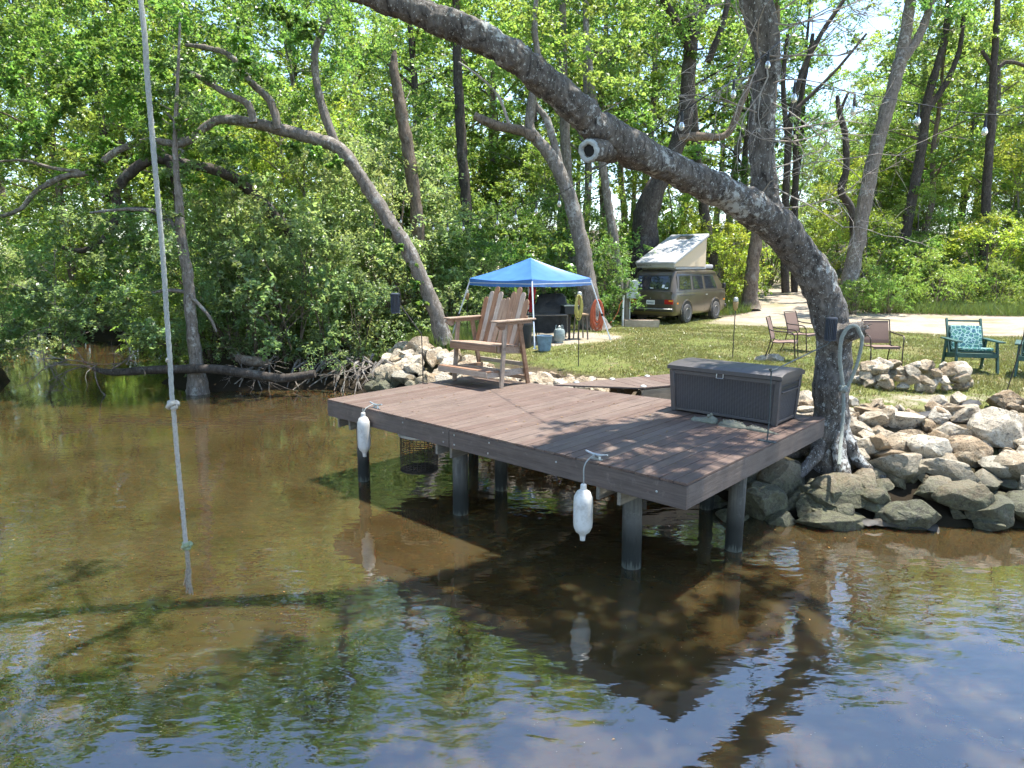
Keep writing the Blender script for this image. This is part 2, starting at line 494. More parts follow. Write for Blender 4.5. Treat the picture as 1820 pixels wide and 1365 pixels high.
# sand mask polygon (pale gravel drive) in plan
ROAD = [(7.5, 26.0), (9.5, 24.5), (11.5, 22.0), (13.2, 20.2), (17, 19.0), (30, 17), (60, 14), (60, 27.5), (30, 29), (21, 29.3), (16.2, 30), (15.4, 34),
        (19.5, 45), (25, 58), (30, 70), (27.5, 71), (22, 58), (16.5, 46), (12.2, 35), (10.8, 30.3), (9.0, 29.0)]
PATCH = [(-0.5, 18.2), (1.0, 17.6), (2.6, 18.4), (3.4, 19.8), (2.6, 21.2), (0.5, 21.2), (-1.0, 20)]
def build_ground():
    xs = np.unique(np.concatenate([np.arange(-90, -16, 3.0), np.arange(-16, 20, 0.22), np.arange(20, 40, 1.0), np.arange(40, 91, 5)]))
    ys = np.unique(np.concatenate([np.arange(-8, 6, 1.5), np.arange(6, 32, 0.22), np.arange(32, 60, 1.0), np.arange(60, 141, 5)]))
    X, Y = np.meshgrid(xs, ys)
    Z = height(X, Y)
    rs = np.random.RandomState(3)
    Z = Z + rs.normal(0, 0.008, Z.shape) * (Z > 0.05)
    nx, ny = len(xs), len(ys)
    V = np.stack([X, Y, Z], -1).reshape(-1, 3)
    idx = np.arange(nx * ny).reshape(ny, nx)
    Fc = np.stack([idx[:-1, :-1], idx[:-1, 1:], idx[1:, 1:], idx[1:, :-1]], -1).reshape(-1, 4)
    me = bpy.data.meshes.new('ground')
    me.vertices.add(len(V)); me.vertices.foreach_set('co', V.ravel())
    me.loops.add(Fc.size); me.loops.foreach_set('vertex_index', Fc.ravel().astype(np.int32))
    me.polygons.add(len(Fc)); me.polygons.foreach_set('loop_start', np.arange(0, Fc.size, 4, dtype=np.int32))
    me.update(calc_edges=True)
    me.shade_smooth()
    x, y = V[:, 0], V[:, 1]
    road = np.maximum(sstep(-0.7, 0.7, sdist(ROAD, x, y)), 0.9 * sstep(-0.4, 0.4, sdist(PATCH, x, y)))
    d = sdist(SH, x, y)
    lawn = sstep(1.6, 2.8, d) * sstep(-2.0, 0.0, x + 0.55 * (y - 16)) * sstep(30.5, 27.5, y + 0.0 * x)
    lawn = lawn * (1 - 0.0 * road)
    # bare soil near fire ring and bank top
    bare = np.exp(-(((x - 7.0) / 1.6) ** 2 + ((y - 11.0) / 0.55) ** 2)) * 0.6 + np.exp(-(((x - 4.7) / 0.9) ** 2 + ((y - 10.4) / 0.8) ** 2)) * 0.6
    for nm, arr in (('sand', road), ('lawn', lawn), ('bare', np.clip(bare, 0, 1))):
        a = me.attributes.new(nm, 'FLOAT', 'POINT')
        a.data.foreach_set('value', arr.astype(np.float32))
    m, nt, out = new_mat('ground_soil_grass_sand')
    w = coords(nt, (1, 1, 1), 'World')
    n1 = noise(nt, w, 0.6, 6, 0.65)
    n2 = noise(nt, w, 5, 6, 0.7)
    n3 = noise(nt, w, 40, 4, 0.7)
    def attr(nm):
        a_ = N(nt, 'ShaderNodeAttribute', attribute_name=nm)
        return a_.outputs['Fac']
    def edge(nm, lo=0.35, hi=0.65, k=0.95):
        ma = N(nt, 'ShaderNodeMath', operation='MULTIPLY_ADD')
        nt.links.new(n2, ma.inputs[0]); ma.inputs[1].default_value = k
        sb = N(nt, 'ShaderNodeMath', operation='SUBTRACT')
        nt.links.new(attr(nm), sb.inputs[0]); sb.inputs[1].default_value = k / 2
        nt.links.new(sb.outputs[0], ma.inputs[2])
        return ramp(nt, ma.outputs[0], lo, hi)
    soil = mix(nt, (0.045, 0.034, 0.022), (0.13, 0.10, 0.065), ramp(nt, n2, 0.35, 0.7))
    soil = mix(nt, soil, (0.045, 0.065, 0.02), ramp(nt, n1, 0.5, 0.65, 0, 0.7))
    g = mix(nt, (0.100, 0.125, 0.034), (0.165, 0.172, 0.055), ramp(nt, n2, 0.35, 0.7))
    g = mix(nt, g, (0.225, 0.185, 0.095), ramp(nt, n1, 0.48, 0.66, 0, 0.8))
    n7 = noise(nt, w, 1.5, 5, 0.7)
    g = mix(nt, g, (0.19, 0.155, 0.10), ramp(nt, n7, 0.58, 0.68, 0, 0.7))
    g = mix(nt, g, (0.065, 0.095, 0.024), ramp(nt, n7, 0.42, 0.34, 0, 0.6))
    g = mix(nt, g, (0.070, 0.090, 0.026), ramp(nt, n3, 0.5, 0.75, 0, 0.5))
    dirt = mix(nt, (0.20, 0.165, 0.12), (0.34, 0.29, 0.23), ramp(nt, n2, 0.3, 0.7))
    sand = mix(nt, (0.27, 0.225, 0.175), (0.37, 0.315, 0.255), ramp(nt, n2, 0.3, 0.7))
    sand = mix(nt, sand, (0.20, 0.185, 0.095), ramp(nt, n1, 0.50, 0.62, 0, 0.8))
    wr = N(nt, 'ShaderNodeMapping'); wr.inputs['Scale'].default_value = (.35, 1.6, 1); nt.links.new(w, wr.inputs[0])
    nr = noise(nt, wr.outputs[0], 1.6, 5, 0.65)
    sand = mix(nt, sand, (0.17, 0.14, 0.105), ramp(nt, nr, 0.52, 0.64, 0, 0.7))
    sand = mix(nt, sand, (0.33, 0.28, 0.22), ramp(nt, n3, 0.5, 0.75, 0, 0.6))
    gp = N(nt, 'ShaderNodeNewGeometry'); sx_ = N(nt, 'ShaderNodeSeparateXYZ'); nt.links.new(gp.outputs['Position'], sx_.inputs[0])
    soil = mix(nt, soil, (0.022, 0.017, 0.011), ramp(nt, sx_.outputs['Z'], 0.1, 0.4, 0.95, 0))
    col = mix(nt, soil, g, edge('lawn'))
    col = mix(nt, col, dirt, edge('bare'))
    col = mix(nt, col, sand, edge('sand'))
    pbsdf(nt, out, col, 0.95, 0.1, 0, n3, 0.5, 0.03)
    o = link('ground', me, m)
    return struct(o)
build_ground()

# ------------------------------------------------------------------ water
def build_water():
    mb = MB()
    mb.add([(-120, -30, WZ), (120, -30, WZ), (120, 70, WZ), (-120, 70, WZ)], [(0, 1, 2, 3)])
    m, nt, out = new_mat('tea_brown_water')
    w = coords(nt, (1.0, 1.0, 1.0), 'World')
    rot = N(nt, 'ShaderNodeMapping')
    rot.inputs['Rotation'].default_value = (0, 0, R(22))
    rot.inputs['Scale'].default_value = (1.0, 2.1, 1)
    nt.links.new(w, rot.inputs[0])
    a = noise(nt, rot.outputs[0], 3.6, 1, 0.45)
    b = noise(nt, rot.outputs[0], 11, 1, 0.5)
    c = noise(nt, w, 0.45, 2, 0.5)
    amp = ramp(nt, c, 0.35, 0.65, 0.4, 1.5)
    s = N(nt, 'ShaderNodeMath', operation='MULTIPLY_ADD')
    nt.links.new(b, s.inputs[0]); s.inputs[1].default_value = 0.22; nt.links.new(a, s.inputs[2])
    s2 = N(nt, 'ShaderNodeMath', operation='MULTIPLY')
    nt.links.new(s.outputs[0], s2.inputs[0]); nt.links.new(amp, s2.inputs[1])
    p = N(nt, 'ShaderNodeBsdfPrincipled')
    silt = noise(nt, w, 0.9, 5, 0.6)
    col = mix(nt, (0.036, 0.0240, 0.0095), (0.053, 0.0375, 0.0165), ramp(nt, silt, 0.35, 0.65))
    nt.links.new(col, p.inputs['Base Color'])
    p.inputs['Roughness'].default_value = 0.0
    p.inputs['IOR'].default_value = 1.8
    p.inputs['Specular IOR Level'].default_value = 0.9
    p.subsurface_method = 'BURLEY'
    p.inputs['Subsurface Weight'].default_value = 1.0
    p.inputs['Subsurface Radius'].default_value = (1.0, 0.42, 0.16)
    p.inputs['Subsurface Scale'].default_value = 0.16
    bmp = N(nt, 'ShaderNodeBump')
    bmp.inputs['Strength'].default_value = 1.0
    bmp.inputs['Distance'].default_value = 0.0042
    nt.links.new(s2.outputs[0], bmp.inputs['Height'])
    nt.links.new(bmp.outputs[0], p.inputs['Normal'])
    nt.links.new(p.outputs[0], out.inputs[0])
    o = mb.build('river_water', m, smooth=False)
    return struct(o)
build_water()

# ------------------------------------------------------------------ dock
DA = Vector((-2.771, 9.919, 0))
EU = Vector((0.736, -0.677, 0)).normalized()
EV = Vector((-EU.y, EU.x, 0))
DROT = math.atan2(EU.y, EU.x)
DU = 5.93
def dw(u, v, z=1.0):
    p = DA + EU * u + EV * v
    return Vector((p.x, p.y, z))
def vback(u):
    return 2.98 + 0.74 * u / DU
def build_dock():
    rng = random.Random(4)
    root = thing('dock', 'brown planked dock on pilings standing out over the river', 'dock', DA, DROT)
    n = 42
    w = DU / n
    for i in range(n):
        u0, u1 = i * w + 0.004, (i + 1) * w - 0.004
        e = 0.0 if rng.random() < 0.6 else rng.uniform(0, 0.006)
        z = 1.0 + rng.uniform(-0.0015, 0.0015)
        mb = MB().prism([(u0, 0.004 + e), (u1, 0.004 + e), (u1, vback(u1)), (u0, vback(u0))], z - 0.026, z)
        mb.build('deck_board', 'deck', root, bevel=0.0035)
    zt, zb = 0.972, 0.745
    def fascia(a, b, off=0.0):
        MB().beam((a[0], a[1], (zt + zb) / 2), (b[0], b[1], (zt + zb) / 2), 0.034, zt - zb).build('fascia_board', 'fascia', root, bevel=0.003)
    fascia((0.0, 0.022), (2.698, 0.022))
    fascia((2.706, 0.022), (DU, 0.022))
    fascia((DU - 0.02, 0.042), (DU - 0.02, 3.70))
    fascia((0.02, 0.042), (0.02, 2.96))
    fascia((0.04, 2.955), (DU - 0.04, 3.68))
    # joists under the boards
    for v in (0.45, 0.9, 1.35, 1.8, 2.25, 2.7):
        MB().box((DU / 2, v, 0.875), (DU - 0.1, 0.04, 0.19)).build('joist', 'joist', root, bevel=0.003)
    # doubled beams whose ends show below the front fascia
    for u in (0.13, 0.42, 2.36, 2.63, 4.88, 5.14):
        MB().box((u, 1.62, 0.675), (0.042, 3.05, 0.20)).build('beam', 'joist', root, bevel=0.004)
    # pilings
    def piling(u, v, r, top, lean=(0, 0)):
        pts = [(u - lean[0], v - lean[1], -1.9), (u, v, 0.0), (u + lean[0] * .5, v + lean[1] * .5, top)]
        mb = MB()
        sp, rr = spline(pts, 6, [r * 1.06, r * 1.02, r])
        mb.tube(sp, rr, 18, wob=0.012, rng=rng)
        mb.build('piling', 'piling', root)
    piling(0.50, 0.26, 0.085, 0.76)
    piling(2.58, 0.30, 0.098, 0.58, (0.01, 0))
    piling(5.08, 0.46, 0.103, 0.58, (-0.02, 0))
    piling(0.50, 2.55, 0.085, 0.76)
    piling(2.31, 1.35, 0.09, 0.76)
    piling(4.85, 2.65, 0.09, 0.76)
    piling(5.70, 1.62, 0.093, 0.78, (0.02, 0))
    # screw heads on the fascia
    for u, z in ((3.4, 0.93), (5.62, 0.855), (3.38, 0.80), (0.9, .9), (2.6, .92), (2.6, .8), (2.8, .92), (2.8, .8), (4.4, .9), (1.8, .92)):
        MB().lathe([(0.012, 0), (0.012, 0.004), (0.006, 0.006)], (u, 0.0045, z), 8, (0, -1, 0)).build('bolt', 'metal', root)
    # cleats
    def cleat(u, v):
        mb = MB()
        horn = spline([(-0.135, 0, 0.072), (-0.06, 0, 0.055), (0, 0, 0.05), (0.06, 0, 0.055), (0.135, 0, 0.072)], 4)
        mb.tube([Vector(h) + Vector((u, v, 1.0)) for h in horn], [0.010 + 0.008 * (1 - abs(i - 8) / 8) for i in range(17)], 8)
        for s in (-1, 1):
            mb.tube([(u + s * 0.04, v, 1.0), (u + s * 0.034, v, 1.052)], [0.018, 0.012], 8)
        mb.box((u, v, 1.006), (0.13, 0.045, 0.01))
        return mb.build('cleat', 'metal', root)
    cleat(1.10, 0.09)
    cleat(4.86, 0.09)
    return root
build_dock()

def build_fender(u, top, length, r, label, drop):
    """white vinyl fender hanging on a line from the dock cleat"""
    base = dw(u, -0.012 - r, 0)
    root = thing('boat_fender', label, 'boat fender', (base.x, base.y, top - length), DROT, 'fenders hanging on the dock front')
    h = length
    prof = [(0.008, 0), (0.026, 0.005), (0.03, 0.05), (0.04, 0.075), (r * .75, 0.10), (r * .96, 0.15), (r, 0.2), (r, h - 0.2), (r * .96, h - 0.14),
            (r * .7, h - 0.085), (0.034, h - 0.06), (0.03, h - 0.01), (0.012, h)]
    n = 36
    mb = MB()
    vs, fs = [], []
    for (rr, z) in prof:
        for j in range(n):
            a = 2 * math.pi * j / n
            k = rr * (1 + (0.022 if j % 3 == 0 else -0.008) * (1 if rr > 0.08 else 0))
            vs.append((k * math.cos(a), k * math.sin(a), z))
    for i in range(len(prof) - 1):
        for j in range(n):
            j2 = (j + 1) % n
            fs.append((i * n + j, i * n + j2, (i + 1) * n + j2, (i + 1) * n + j))
    fs.append(tuple(range(n - 1, -1, -1))); fs.append(tuple((len(prof) - 1) * n + j for j in range(n)))
    mb.add(vs, fs).build('fender_body', 'fender', root)
    zc = 1.05 - (top - length)
    MB().tube(spline([(0, 0, h - 0.03), (0.004, -0.004, h + 0.05), (0.0, 0.0, zc - 0.10), (0.004, 0.05, zc - 0.03), (0, 0.012 + r + 0.08, zc + 0.005)], 5), 0.0075, 6).build('fender_line', 'rope2', root)
build_fender(1.06, 0.97, 0.64, 0.088, 'grey white ribbed boat fender hanging at the dock corner nearest the tall chair', 0.1)
build_fender(4.85, 0.79, 0.61, 0.098, 'smooth white boat fender hung low on a long line beside the right front piling', 0.3)

def build_gangway():
    p0 = Vector((1.05, 11.34, 0))
    d = Vector((0.9, 0.44, 0)).normalized()
    s = Vector((d.y, -d.x, 0))
    root = thing('gangway', 'low brown plank walkway with round lights leading from the dock to the lawn', 'walkway', (p0.x, p0.y, 0), math.atan2(d.y, d.x))
    W, L = 0.95, 3.3
    n = 16
    k = L / n
    def loc(q):
        r = q - p0
        return (r.dot(d), -r.dot(s))
    # tapered first plank against the dock edge
    e0, e1 = dw(1.75, vback(1.75) + 0.03), dw(3.15, vback(3.15) + 0.03)
    MB().prism([loc(e0), (0.72, -W), (0.72, 0)], 0.984, 1.012).build('plank', 'deck', root, bevel=0.003)
    for i in range(n):
        a, b = 0.73 + i * k + 0.004, 0.73 + (i + 1) * k - 0.004
        MB().prism([(a, -W), (b, -W), (b, 0), (a, 0)], 0.984, 1.012).build('plank', 'deck', root, bevel=0.003)
    for y in (-W + 0.02, -0.02):
        MB().box((0.73 + L / 2, y, 0.86), (L, 0.036, 0.22)).build('side_board', 'plank', root, bevel=0.003)
    for x in (0.9, 2.3, 3.8):
        for y in (-W + 0.1, -0.1):
            MB().box((x, y, 0.70), (0.09, 0.09, 0.5)).build('post', 'joist', root, bevel=0.004)
    base = Matrix.Rotation(math.atan2(d.y, d.x), 4, 'Z')
    names = ['nearest the tall chair', 'second from the tall chair', 'third from the tall chair', 'farthest along the lawn side']
    lab = [(0.02, -0.06, 'on the lawn side of the walkway, ' + names[0]), (0.75, -0.06, 'on the lawn side of the walkway, ' + names[1]),
           (1.5, -0.06, 'on the lawn side of the walkway, ' + names[2]), (2.2, -0.06, 'on the lawn side of the walkway, ' + names[3]),
           (0.80, -W + 0.07, 'on the box side of the walkway, closest to the dock boards'), (1.45, -W + 0.07, 'on the box side of the walkway, between the other two'),
           (2.15, -W + 0.07, 'on the box side of the walkway, beside the storage box')]
    for x, y, t in lab:
        p = p0 + d * x + s * (-y)
        o = thing('deck_light', 'small round metal light ' + t, 'deck light', (p.x, p.y, 1.012), 0, 'round lights on the walkway')
        MB().lathe([(0.055, 0), (0.055, 0.010), (0.045, 0.016)], (0, 0, 0), 16).build('light_rim', 'metal', o)
        MB().lathe([(0.04, 0.017), (0.035, 0.024), (0.02, 0.028)], (0, 0, 0), 16).build('light_lens', 'fender', o)
build_gangway()

# ------------------------------------------------------------------ tall double chair on the dock
def build_tall_chair():
    p = dw(0.74, 2.42)
    root = thing('tall_double_chair', 'tall weathered redwood two-seat chair with fan backs and footrest on the dock', 'chair', p, DROT)
    # local: x along dock front (right), y towards the back, z up
    W = 0.56
    def bm_(name, a, b, w, h, up=(0, 0, 1), mat='redwood'):
        return MB().beam(a, b, w, h, up).build(name, mat, root, bevel=0.006)
    for sx in (-1, 1):
        x = sx * W
        bm_('leg', (x, 0.0, 0.0), (x, 0.10, 1.03), 0.085, 0.04, (1, 0, 0))
        bm_('leg', (x, 0.66, 0.0), (x, 0.44, 1.03), 0.085, 0.04, (1, 0, 0))
        bm_('arm_support', (x + sx * -0.0, 0.02, 1.045), (x, 0.74, 1.045), 0.05, 0.05, mat='redwood_x')
        # arm rest: flat board wider at front
        mb = MB().prism([(x - 0.085, -0.16), (x + 0.085, -0.16), (x + 0.085, 0.25), (x + 0.06, 0.80), (x - 0.06, 0.80), (x - 0.085, 0.25)], 1.072, 1.10)
        mb.build('armrest', 'redwood_x', root, bevel=0.006)
        # scrolled bracket under the arm
        vs = [(x + sx * 0.022, -0.02, 1.07), (x + sx * 0.022, -0.13, 1.06), (x + sx * 0.022, -0.15, 1.02), (x + sx * 0.022, -0.10, 0.985), (x + sx * 0.022, -0.03, 0.95), (x + sx * 0.022, 0.03, 0.96), (x + sx * 0.022, 0.06, 1.07)]
        n = len(vs)
        vs2 = [(v[0] + sx * 0.04, v[1], v[2]) for v in vs]
        MB().add(vs + vs2, [tuple(range(n)), tuple(range(2 * n - 1, n - 1, -1))] + [(i, n + i, n + (i + 1) % n, (i + 1) % n) for i in range(n)]).build('arm_bracket', 'redwood', root, bevel=0.004)
        bm_('seat_rail', (x * 0.90, -0.04, 0.63), (x * 0.90, 0.58, 0.57), 0.036, 0.12, mat='redwood_x')
        bm_('foot_rail', (x * 0.90, -0.30, 0.235), (x * 0.90, 0.64, 0.215), 0.036, 0.10, mat='redwood_x')
    # seat boards
    ys = [-0.075, 0.02, 0.115, 0.21, 0.305, 0.40]
    for i, y in enumerate(ys):
        MB().box((0, y, 0.70 - 0.09 * (y + 0.075)), (2 * W - 0.04, 0.088, 0.026)).build('seat_board', 'redwood_x', root, bevel=0.005)
    bm_('seat_apron', (-W + 0.02, -0.105, 0.635), (W - 0.02, -0.105, 0.635), 0.03, 0.10, mat='redwood_x')
    # foot rest boards
    for i in range(5):
        y = -0.30 + i * 0.118
        MB().box((0, y, 0.30 - 0.012 * i), (2 * W - 0.06 + (0.1 if i == 0 else 0), 0.108, 0.028)).build('footrest_board', 'redwood_x', root, bevel=0.005)
    bm_('footrest_apron', (-W - 0.02, -0.345, 0.255), (W + 0.02, -0.345, 0.255), 0.03, 0.09, mat='redwood_x')
    bm_('stretcher', (-W, 0.62, 0.33), (W, 0.62, 0.33), 0.03, 0.07, mat='redwood_x')
    bm_('stretcher', (-W, 0.64, 0.10), (W, 0.64, 0.10), 0.03, 0.07, mat='redwood_x')
    bm_('back_rail', (-W + 0.02, 0.50, 0.66), (W - 0.02, 0.50, 0.66), 0.04, 0.08, mat='redwood_x')
    bm_('back_rail', (-W + 0.02, 0.665, 1.10), (W - 0.02, 0.665, 1.10), 0.035, 0.08, mat='redwood_x')
    # back slats: two fans of five
    tilt = math.atan2(0.32, 0.90)
    tops = [1.42, 1.52, 1.60, 1.515, 1.40]
    for fan in (-1, 1):
        for k in range(5):
            xb = fan * 0.262 + (k - 2) * 0.098
            xt = fan * 0.262 + (k - 2) * 0.110
            H = (tops[k] - 0.66) / math.cos(tilt)
            w = 0.094
            pts = [(-w / 2, 0), (w / 2, 0), (w / 2 * 1.14, H - 0.05), (w / 2 * 0.92, H - 0.022), (w / 2 * 0.5, H), (-w / 2 * 0.5, H), (-w / 2 * 0.92, H - 0.022), (-w / 2 * 1.14, H - 0.05)]
            mb = MB().prism(pts, 0, 0.024)
            me = mb.mesh('back_slat', bevel=0.004)
            o = link('back_slat', me, 'redwood_v' if False else 'redwood', root)
            # slab lies in local xy with H along y: stand it up and tilt back
            rz = math.atan2(xt - xb, H)
            o.matrix_local = Matrix.Translation((xb, 0.475, 0.66)) @ Matrix.Rotation(math.pi / 2 - tilt, 4, 'X') @ Matrix.Rotation(-rz, 4, 'Z')
    return root
# slats need the grain along their own y
M['redwood'] = wood_mat('weathered_redwood_upright', (0.31, 0.225, 0.165), (0.17, 0.11, 0.078), (24, 2.0, 6), 0.75, 0.26, 0.012, 0.5)
build_tall_chair()

# ------------------------------------------------------------------ wicker-look storage box
def build_storage_box():
    m, nt, out = new_mat('grey_wicker_resin')
    v = coords(nt, (1, 1, 1))
    def wave(scale, axis):
        wv = N(nt, 'ShaderNodeTexWave', wave_type='BANDS', bands_direction=axis)
        nt.links.new(v, wv.inputs['Vector'])
        wv.inputs['Scale'].default_value = scale
        return wv.outputs['Fac']
    sx, sz = wave(9, 'X'), wave(20, 'Z')
    sy = wave(9, 'Y')
    ad = N(nt, 'ShaderNodeMath', operation='ADD')
    nt.links.new(sx, ad.inputs[0]); nt.links.new(sy, ad.inputs[1])
    mu = N(nt, 'ShaderNodeMath', operation='MULTIPLY')
    nt.links.new(ad.outputs[0], mu.inputs[0]); nt.links.new(sz, mu.inputs[1])
    col = mix(nt, (0.032, 0.028, 0.028), (0.098, 0.088, 0.086), ramp(nt, mu.outputs[0], 0.1, 1.2))
    pbsdf(nt, out, col, 0.5, 0.5, 0, mu.outputs[0], 0.6, 0.012)
    M['wicker'] = m
    M['boxframe'] = pm('grey_resin_frame', (0.072, 0.065, 0.064), 0.5, 0.12, 25, bstr=0.15, bdist=0.004, rnd=0)
    u0, u1, v0, v1 = 4.17, 5.68, 2.74, 3.46
    c = dw((u0 + u1) / 2, (v0 + v1) / 2)
    root = thing('storage_box', 'dark grey wicker-patterned resin storage box with lid on the dock', 'storage box', c, DROT)
    L, D, H = (u1 - u0), (v1 - v0), 0.58
    t = 0.028
    def ring(z, g=0.0):
        k = z / H
        a, b = L / 2 - 0.035 * (1 - k) - g, D / 2 - 0.03 * (1 - k) - g
        return a, b
    # woven panels (tapered box)
    a0, b0 = ring(0.03, 0.014); a1, b1 = ring(H, 0.014)
    for nm, q in (('front_panel', [(-a0, -b0, 0.03), (a0, -b0, 0.03), (a1, -b1, H), (-a1, -b1, H)]), ('back_panel', [(a0, b0, 0.03), (-a0, b0, 0.03), (-a1, b1, H), (a1, b1, H)]),
                  ('end_panel', [(a0, -b0, 0.03), (a0, b0, 0.03), (a1, b1, H), (a1, -b1, H)]), ('end_panel', [(-a0, b0, 0.03), (-a0, -b0, 0.03), (-a1, -b1, H), (-a1, b1, H)])):
        inn = [(x * 0.985, y * 0.97, z) for x, y, z in q]
        MB().add(q + inn, [(0, 1, 2, 3), (7, 6, 5, 4), (0, 4, 5, 1), (1, 5, 6, 2), (2, 6, 7, 3), (3, 7, 4, 0)]).build(nm, 'wicker', root, smooth=False)
    for sx in (-1, 1):
        for sy in (-1, 1):
            p0 = ring(0.0); p1 = ring(H)
            MB().beam((sx * (p0[0] - 0.03), sy * (p0[1] - 0.03), 0.0), (sx * (p1[0] - 0.03), sy * (p1[1] - 0.03), H), 0.07, 0.07, (1, 0, 0)).build('corner_post', 'boxframe', root, bevel=0.008)
    p0 = ring(0.03)
    for sy in (-1, 1):
        MB().box((0, sy * (p0[1] - 0.016), 0.04), (2 * p0[0] - 0.1, 0.03, 0.04)).build('bottom_rail', 'boxframe', root, bevel=0.006)
        MB().box((0, sy * (ring(H)[1] - 0.020), H - 0.03), (L - 0.1, 0.03, 0.06)).build('top_rail', 'boxframe', root, bevel=0.006)
    for sx in (-1, 1):
        MB().box((sx * (p0[0] - 0.016), 0, 0.04), (0.03, 2 * p0[1] - 0.1, 0.04)).build('bottom_rail', 'boxframe', root, bevel=0.006)
        MB().box((sx * (ring(H)[0] - 0.020), 0, H - 0.03), (0.03, D - 0.1, 0.06)).build('top_rail', 'boxframe', root, bevel=0.006)
        MB().box((sx * (L / 2 - 0.018), 0, H - 0.16), (0.05, D - 0.16, 0.022)).build('handle', 'boxframe', root, bevel=0.006)
        MB().box((sx * (L / 2 - 0.026), 0, H - 0.11), (0.03, D - 0.18, 0.05)).build('handle_recess', 'black', root, bevel=0.004)
    # domed lid
    mb = MB()
    nx, ny = 2, 13
    vs, fs = [], []
    Lx, Dy = L / 2 + 0.025, D / 2 + 0.025
    prof = []
    for j in range(ny):
        y = -Dy + 2 * Dy * j / (ny - 1)
        prof.append((y, 0.05 + 0.045 * max(0.0, 1 - (y / Dy) ** 4) ** 0.9))
    outl = [(-Dy, 0.0)] + prof + [(Dy, 0.0)]
    k = len(outl)
    xs = [-Lx, -Lx + 0.03, Lx - 0.03, Lx]
    for i, x in enumerate(xs):
        for (y, z) in outl:
            zz = z if i in (1, 2) else z * 0.86
            vs.append((x, y, H + 0.006 + zz))
    for i in range(3):
        for j in range(k):
            j2 = (j + 1) % k
            fs.append((i * k + j, (i + 1) * k + j, (i + 1) * k + j2, i * k + j2))
    fs.append(tuple(range(k))); fs.append(tuple(3 * k + j for j in range(k - 1, -1, -1)))
    mb.add(vs, fs)
    lid = mb.build('lid', 'boxframe', root)
    for x in (-0.46, -0.23, 0.0, 0.23, 0.46):
        mbg = MB()
        for j in range(1, ny - 2):
            (y1, z1), (y2, z2) = prof[j], prof[j + 1]
            mbg.add([(x - 0.004, y1, H + 0.007 + z1), (x + 0.004, y1, H + 0.007 + z1), (x + 0.004, y2, H + 0.007 + z2), (x - 0.004, y2, H + 0.007 + z2)], [(0, 1, 2, 3)])
        mbg.build('lid_groove', 'black', lid)
    mb = MB().tube([(-0.045, 0, 0), (-0.045, -0.012, -0.07), (0.045, -0.012, -0.07), (0.045, 0, 0)], 0.006, 6)
    o = mb.build('latch', 'metal', root)
    o.location = (-0.02, -D / 2 - 0.012, H + 0.02)
    return root
build_storage_box()

# ------------------------------------------------------------------ alligator ornament in three pieces
def build_gator():
    M['gator'] = M['concrete']
    def lump(name, label, u, v, prof, rz, extra=None):
        p = dw(u, v)
        root = thing('alligator_ornament', label, 'ornament', (p.x, p.y, 1.0), DROT + rz, 'alligator ornament pieces')
        mb = MB()
        n = 14
        vs, fs = [], []
        for (x, w, h) in prof:
            for j in range(n):
                a = math.pi * j / (n - 1)
                bump = 1 + 0.07 * math.sin(j * 3.1 + x * 90)
                vs.append((x, w * math.cos(a) * bump, max(0, h * math.sin(a) * bump)))
        for i in range(len(prof) - 1):
            for j in range(n - 1):
                fs.append((i * n + j, i * n + j + 1, (i + 1) * n + j + 1, (i + 1) * n + j))
        fs.append(tuple(range(n))); fs.append(tuple((len(prof) - 1) * n + j for j in range(n - 1, -1, -1)))
        for i in range(len(prof) - 1):
            fs.append((i * n, (i + 1) * n, (i + 1) * n + n - 1, i * n + n - 1))
        mb.add(vs, fs).build(name, 'gator', root)
        if extra:
            for nm, c, r in extra:
                MB().lathe([(r * .3, -r), (r * .8, -r * .6), (r, 0), (r * .8, r * .6), (r * .3, r)], c, 10).build(nm, 'gator', root)
    lump('head', 'small stone alligator head with raised eyes lying before the storage box', 4.86, 2.44,
         [(-0.17, 0.03, 0.02), (-0.15, 0.05, 0.038), (-0.05, 0.055, 0.045), (0.03, 0.075, 0.06), (0.10, 0.09, 0.085), (0.15, 0.08, 0.06), (0.17, 0.04, 0.03)], 0.06,
         [('eye', (0.07, 0.045, 0.09), 0.022), ('eye', (0.07, -0.045, 0.09), 0.022), ('nostril', (-0.14, 0.02, 0.042), 0.012)])
    ridges = [('back_ridge', (x, 0, 0.072 - abs(x) * 0.12), 0.012) for x in (-0.12, -0.08, -0.04, 0, 0.04, 0.08, 0.12)]
    lump('back', 'stone alligator back hump between the ornament head and tail', 5.24, 2.44,
         [(-0.18, 0.03, 0.015), (-0.15, 0.07, 0.04), (-0.08, 0.095, 0.065), (0, 0.10, 0.072), (0.08, 0.095, 0.062), (0.15, 0.06, 0.035), (0.18, 0.03, 0.012)], 0.03, ridges)
    lump('tail', 'flat stone alligator tail tapering towards the dock edge', 5.60, 2.42,
         [(-0.18, 0.04, 0.02), (-0.12, 0.06, 0.05), (-0.02, 0.05, 0.045), (0.08, 0.035, 0.03), (0.18, 0.02, 0.018), (0.24, 0.008, 0.008)], -0.12,
         [('back_ridge', (x, 0, 0.05 - (x + 0.1) * 0.09), 0.010) for x in (-0.10, -0.06, -0.02, 0.02, 0.06)])
build_gator()

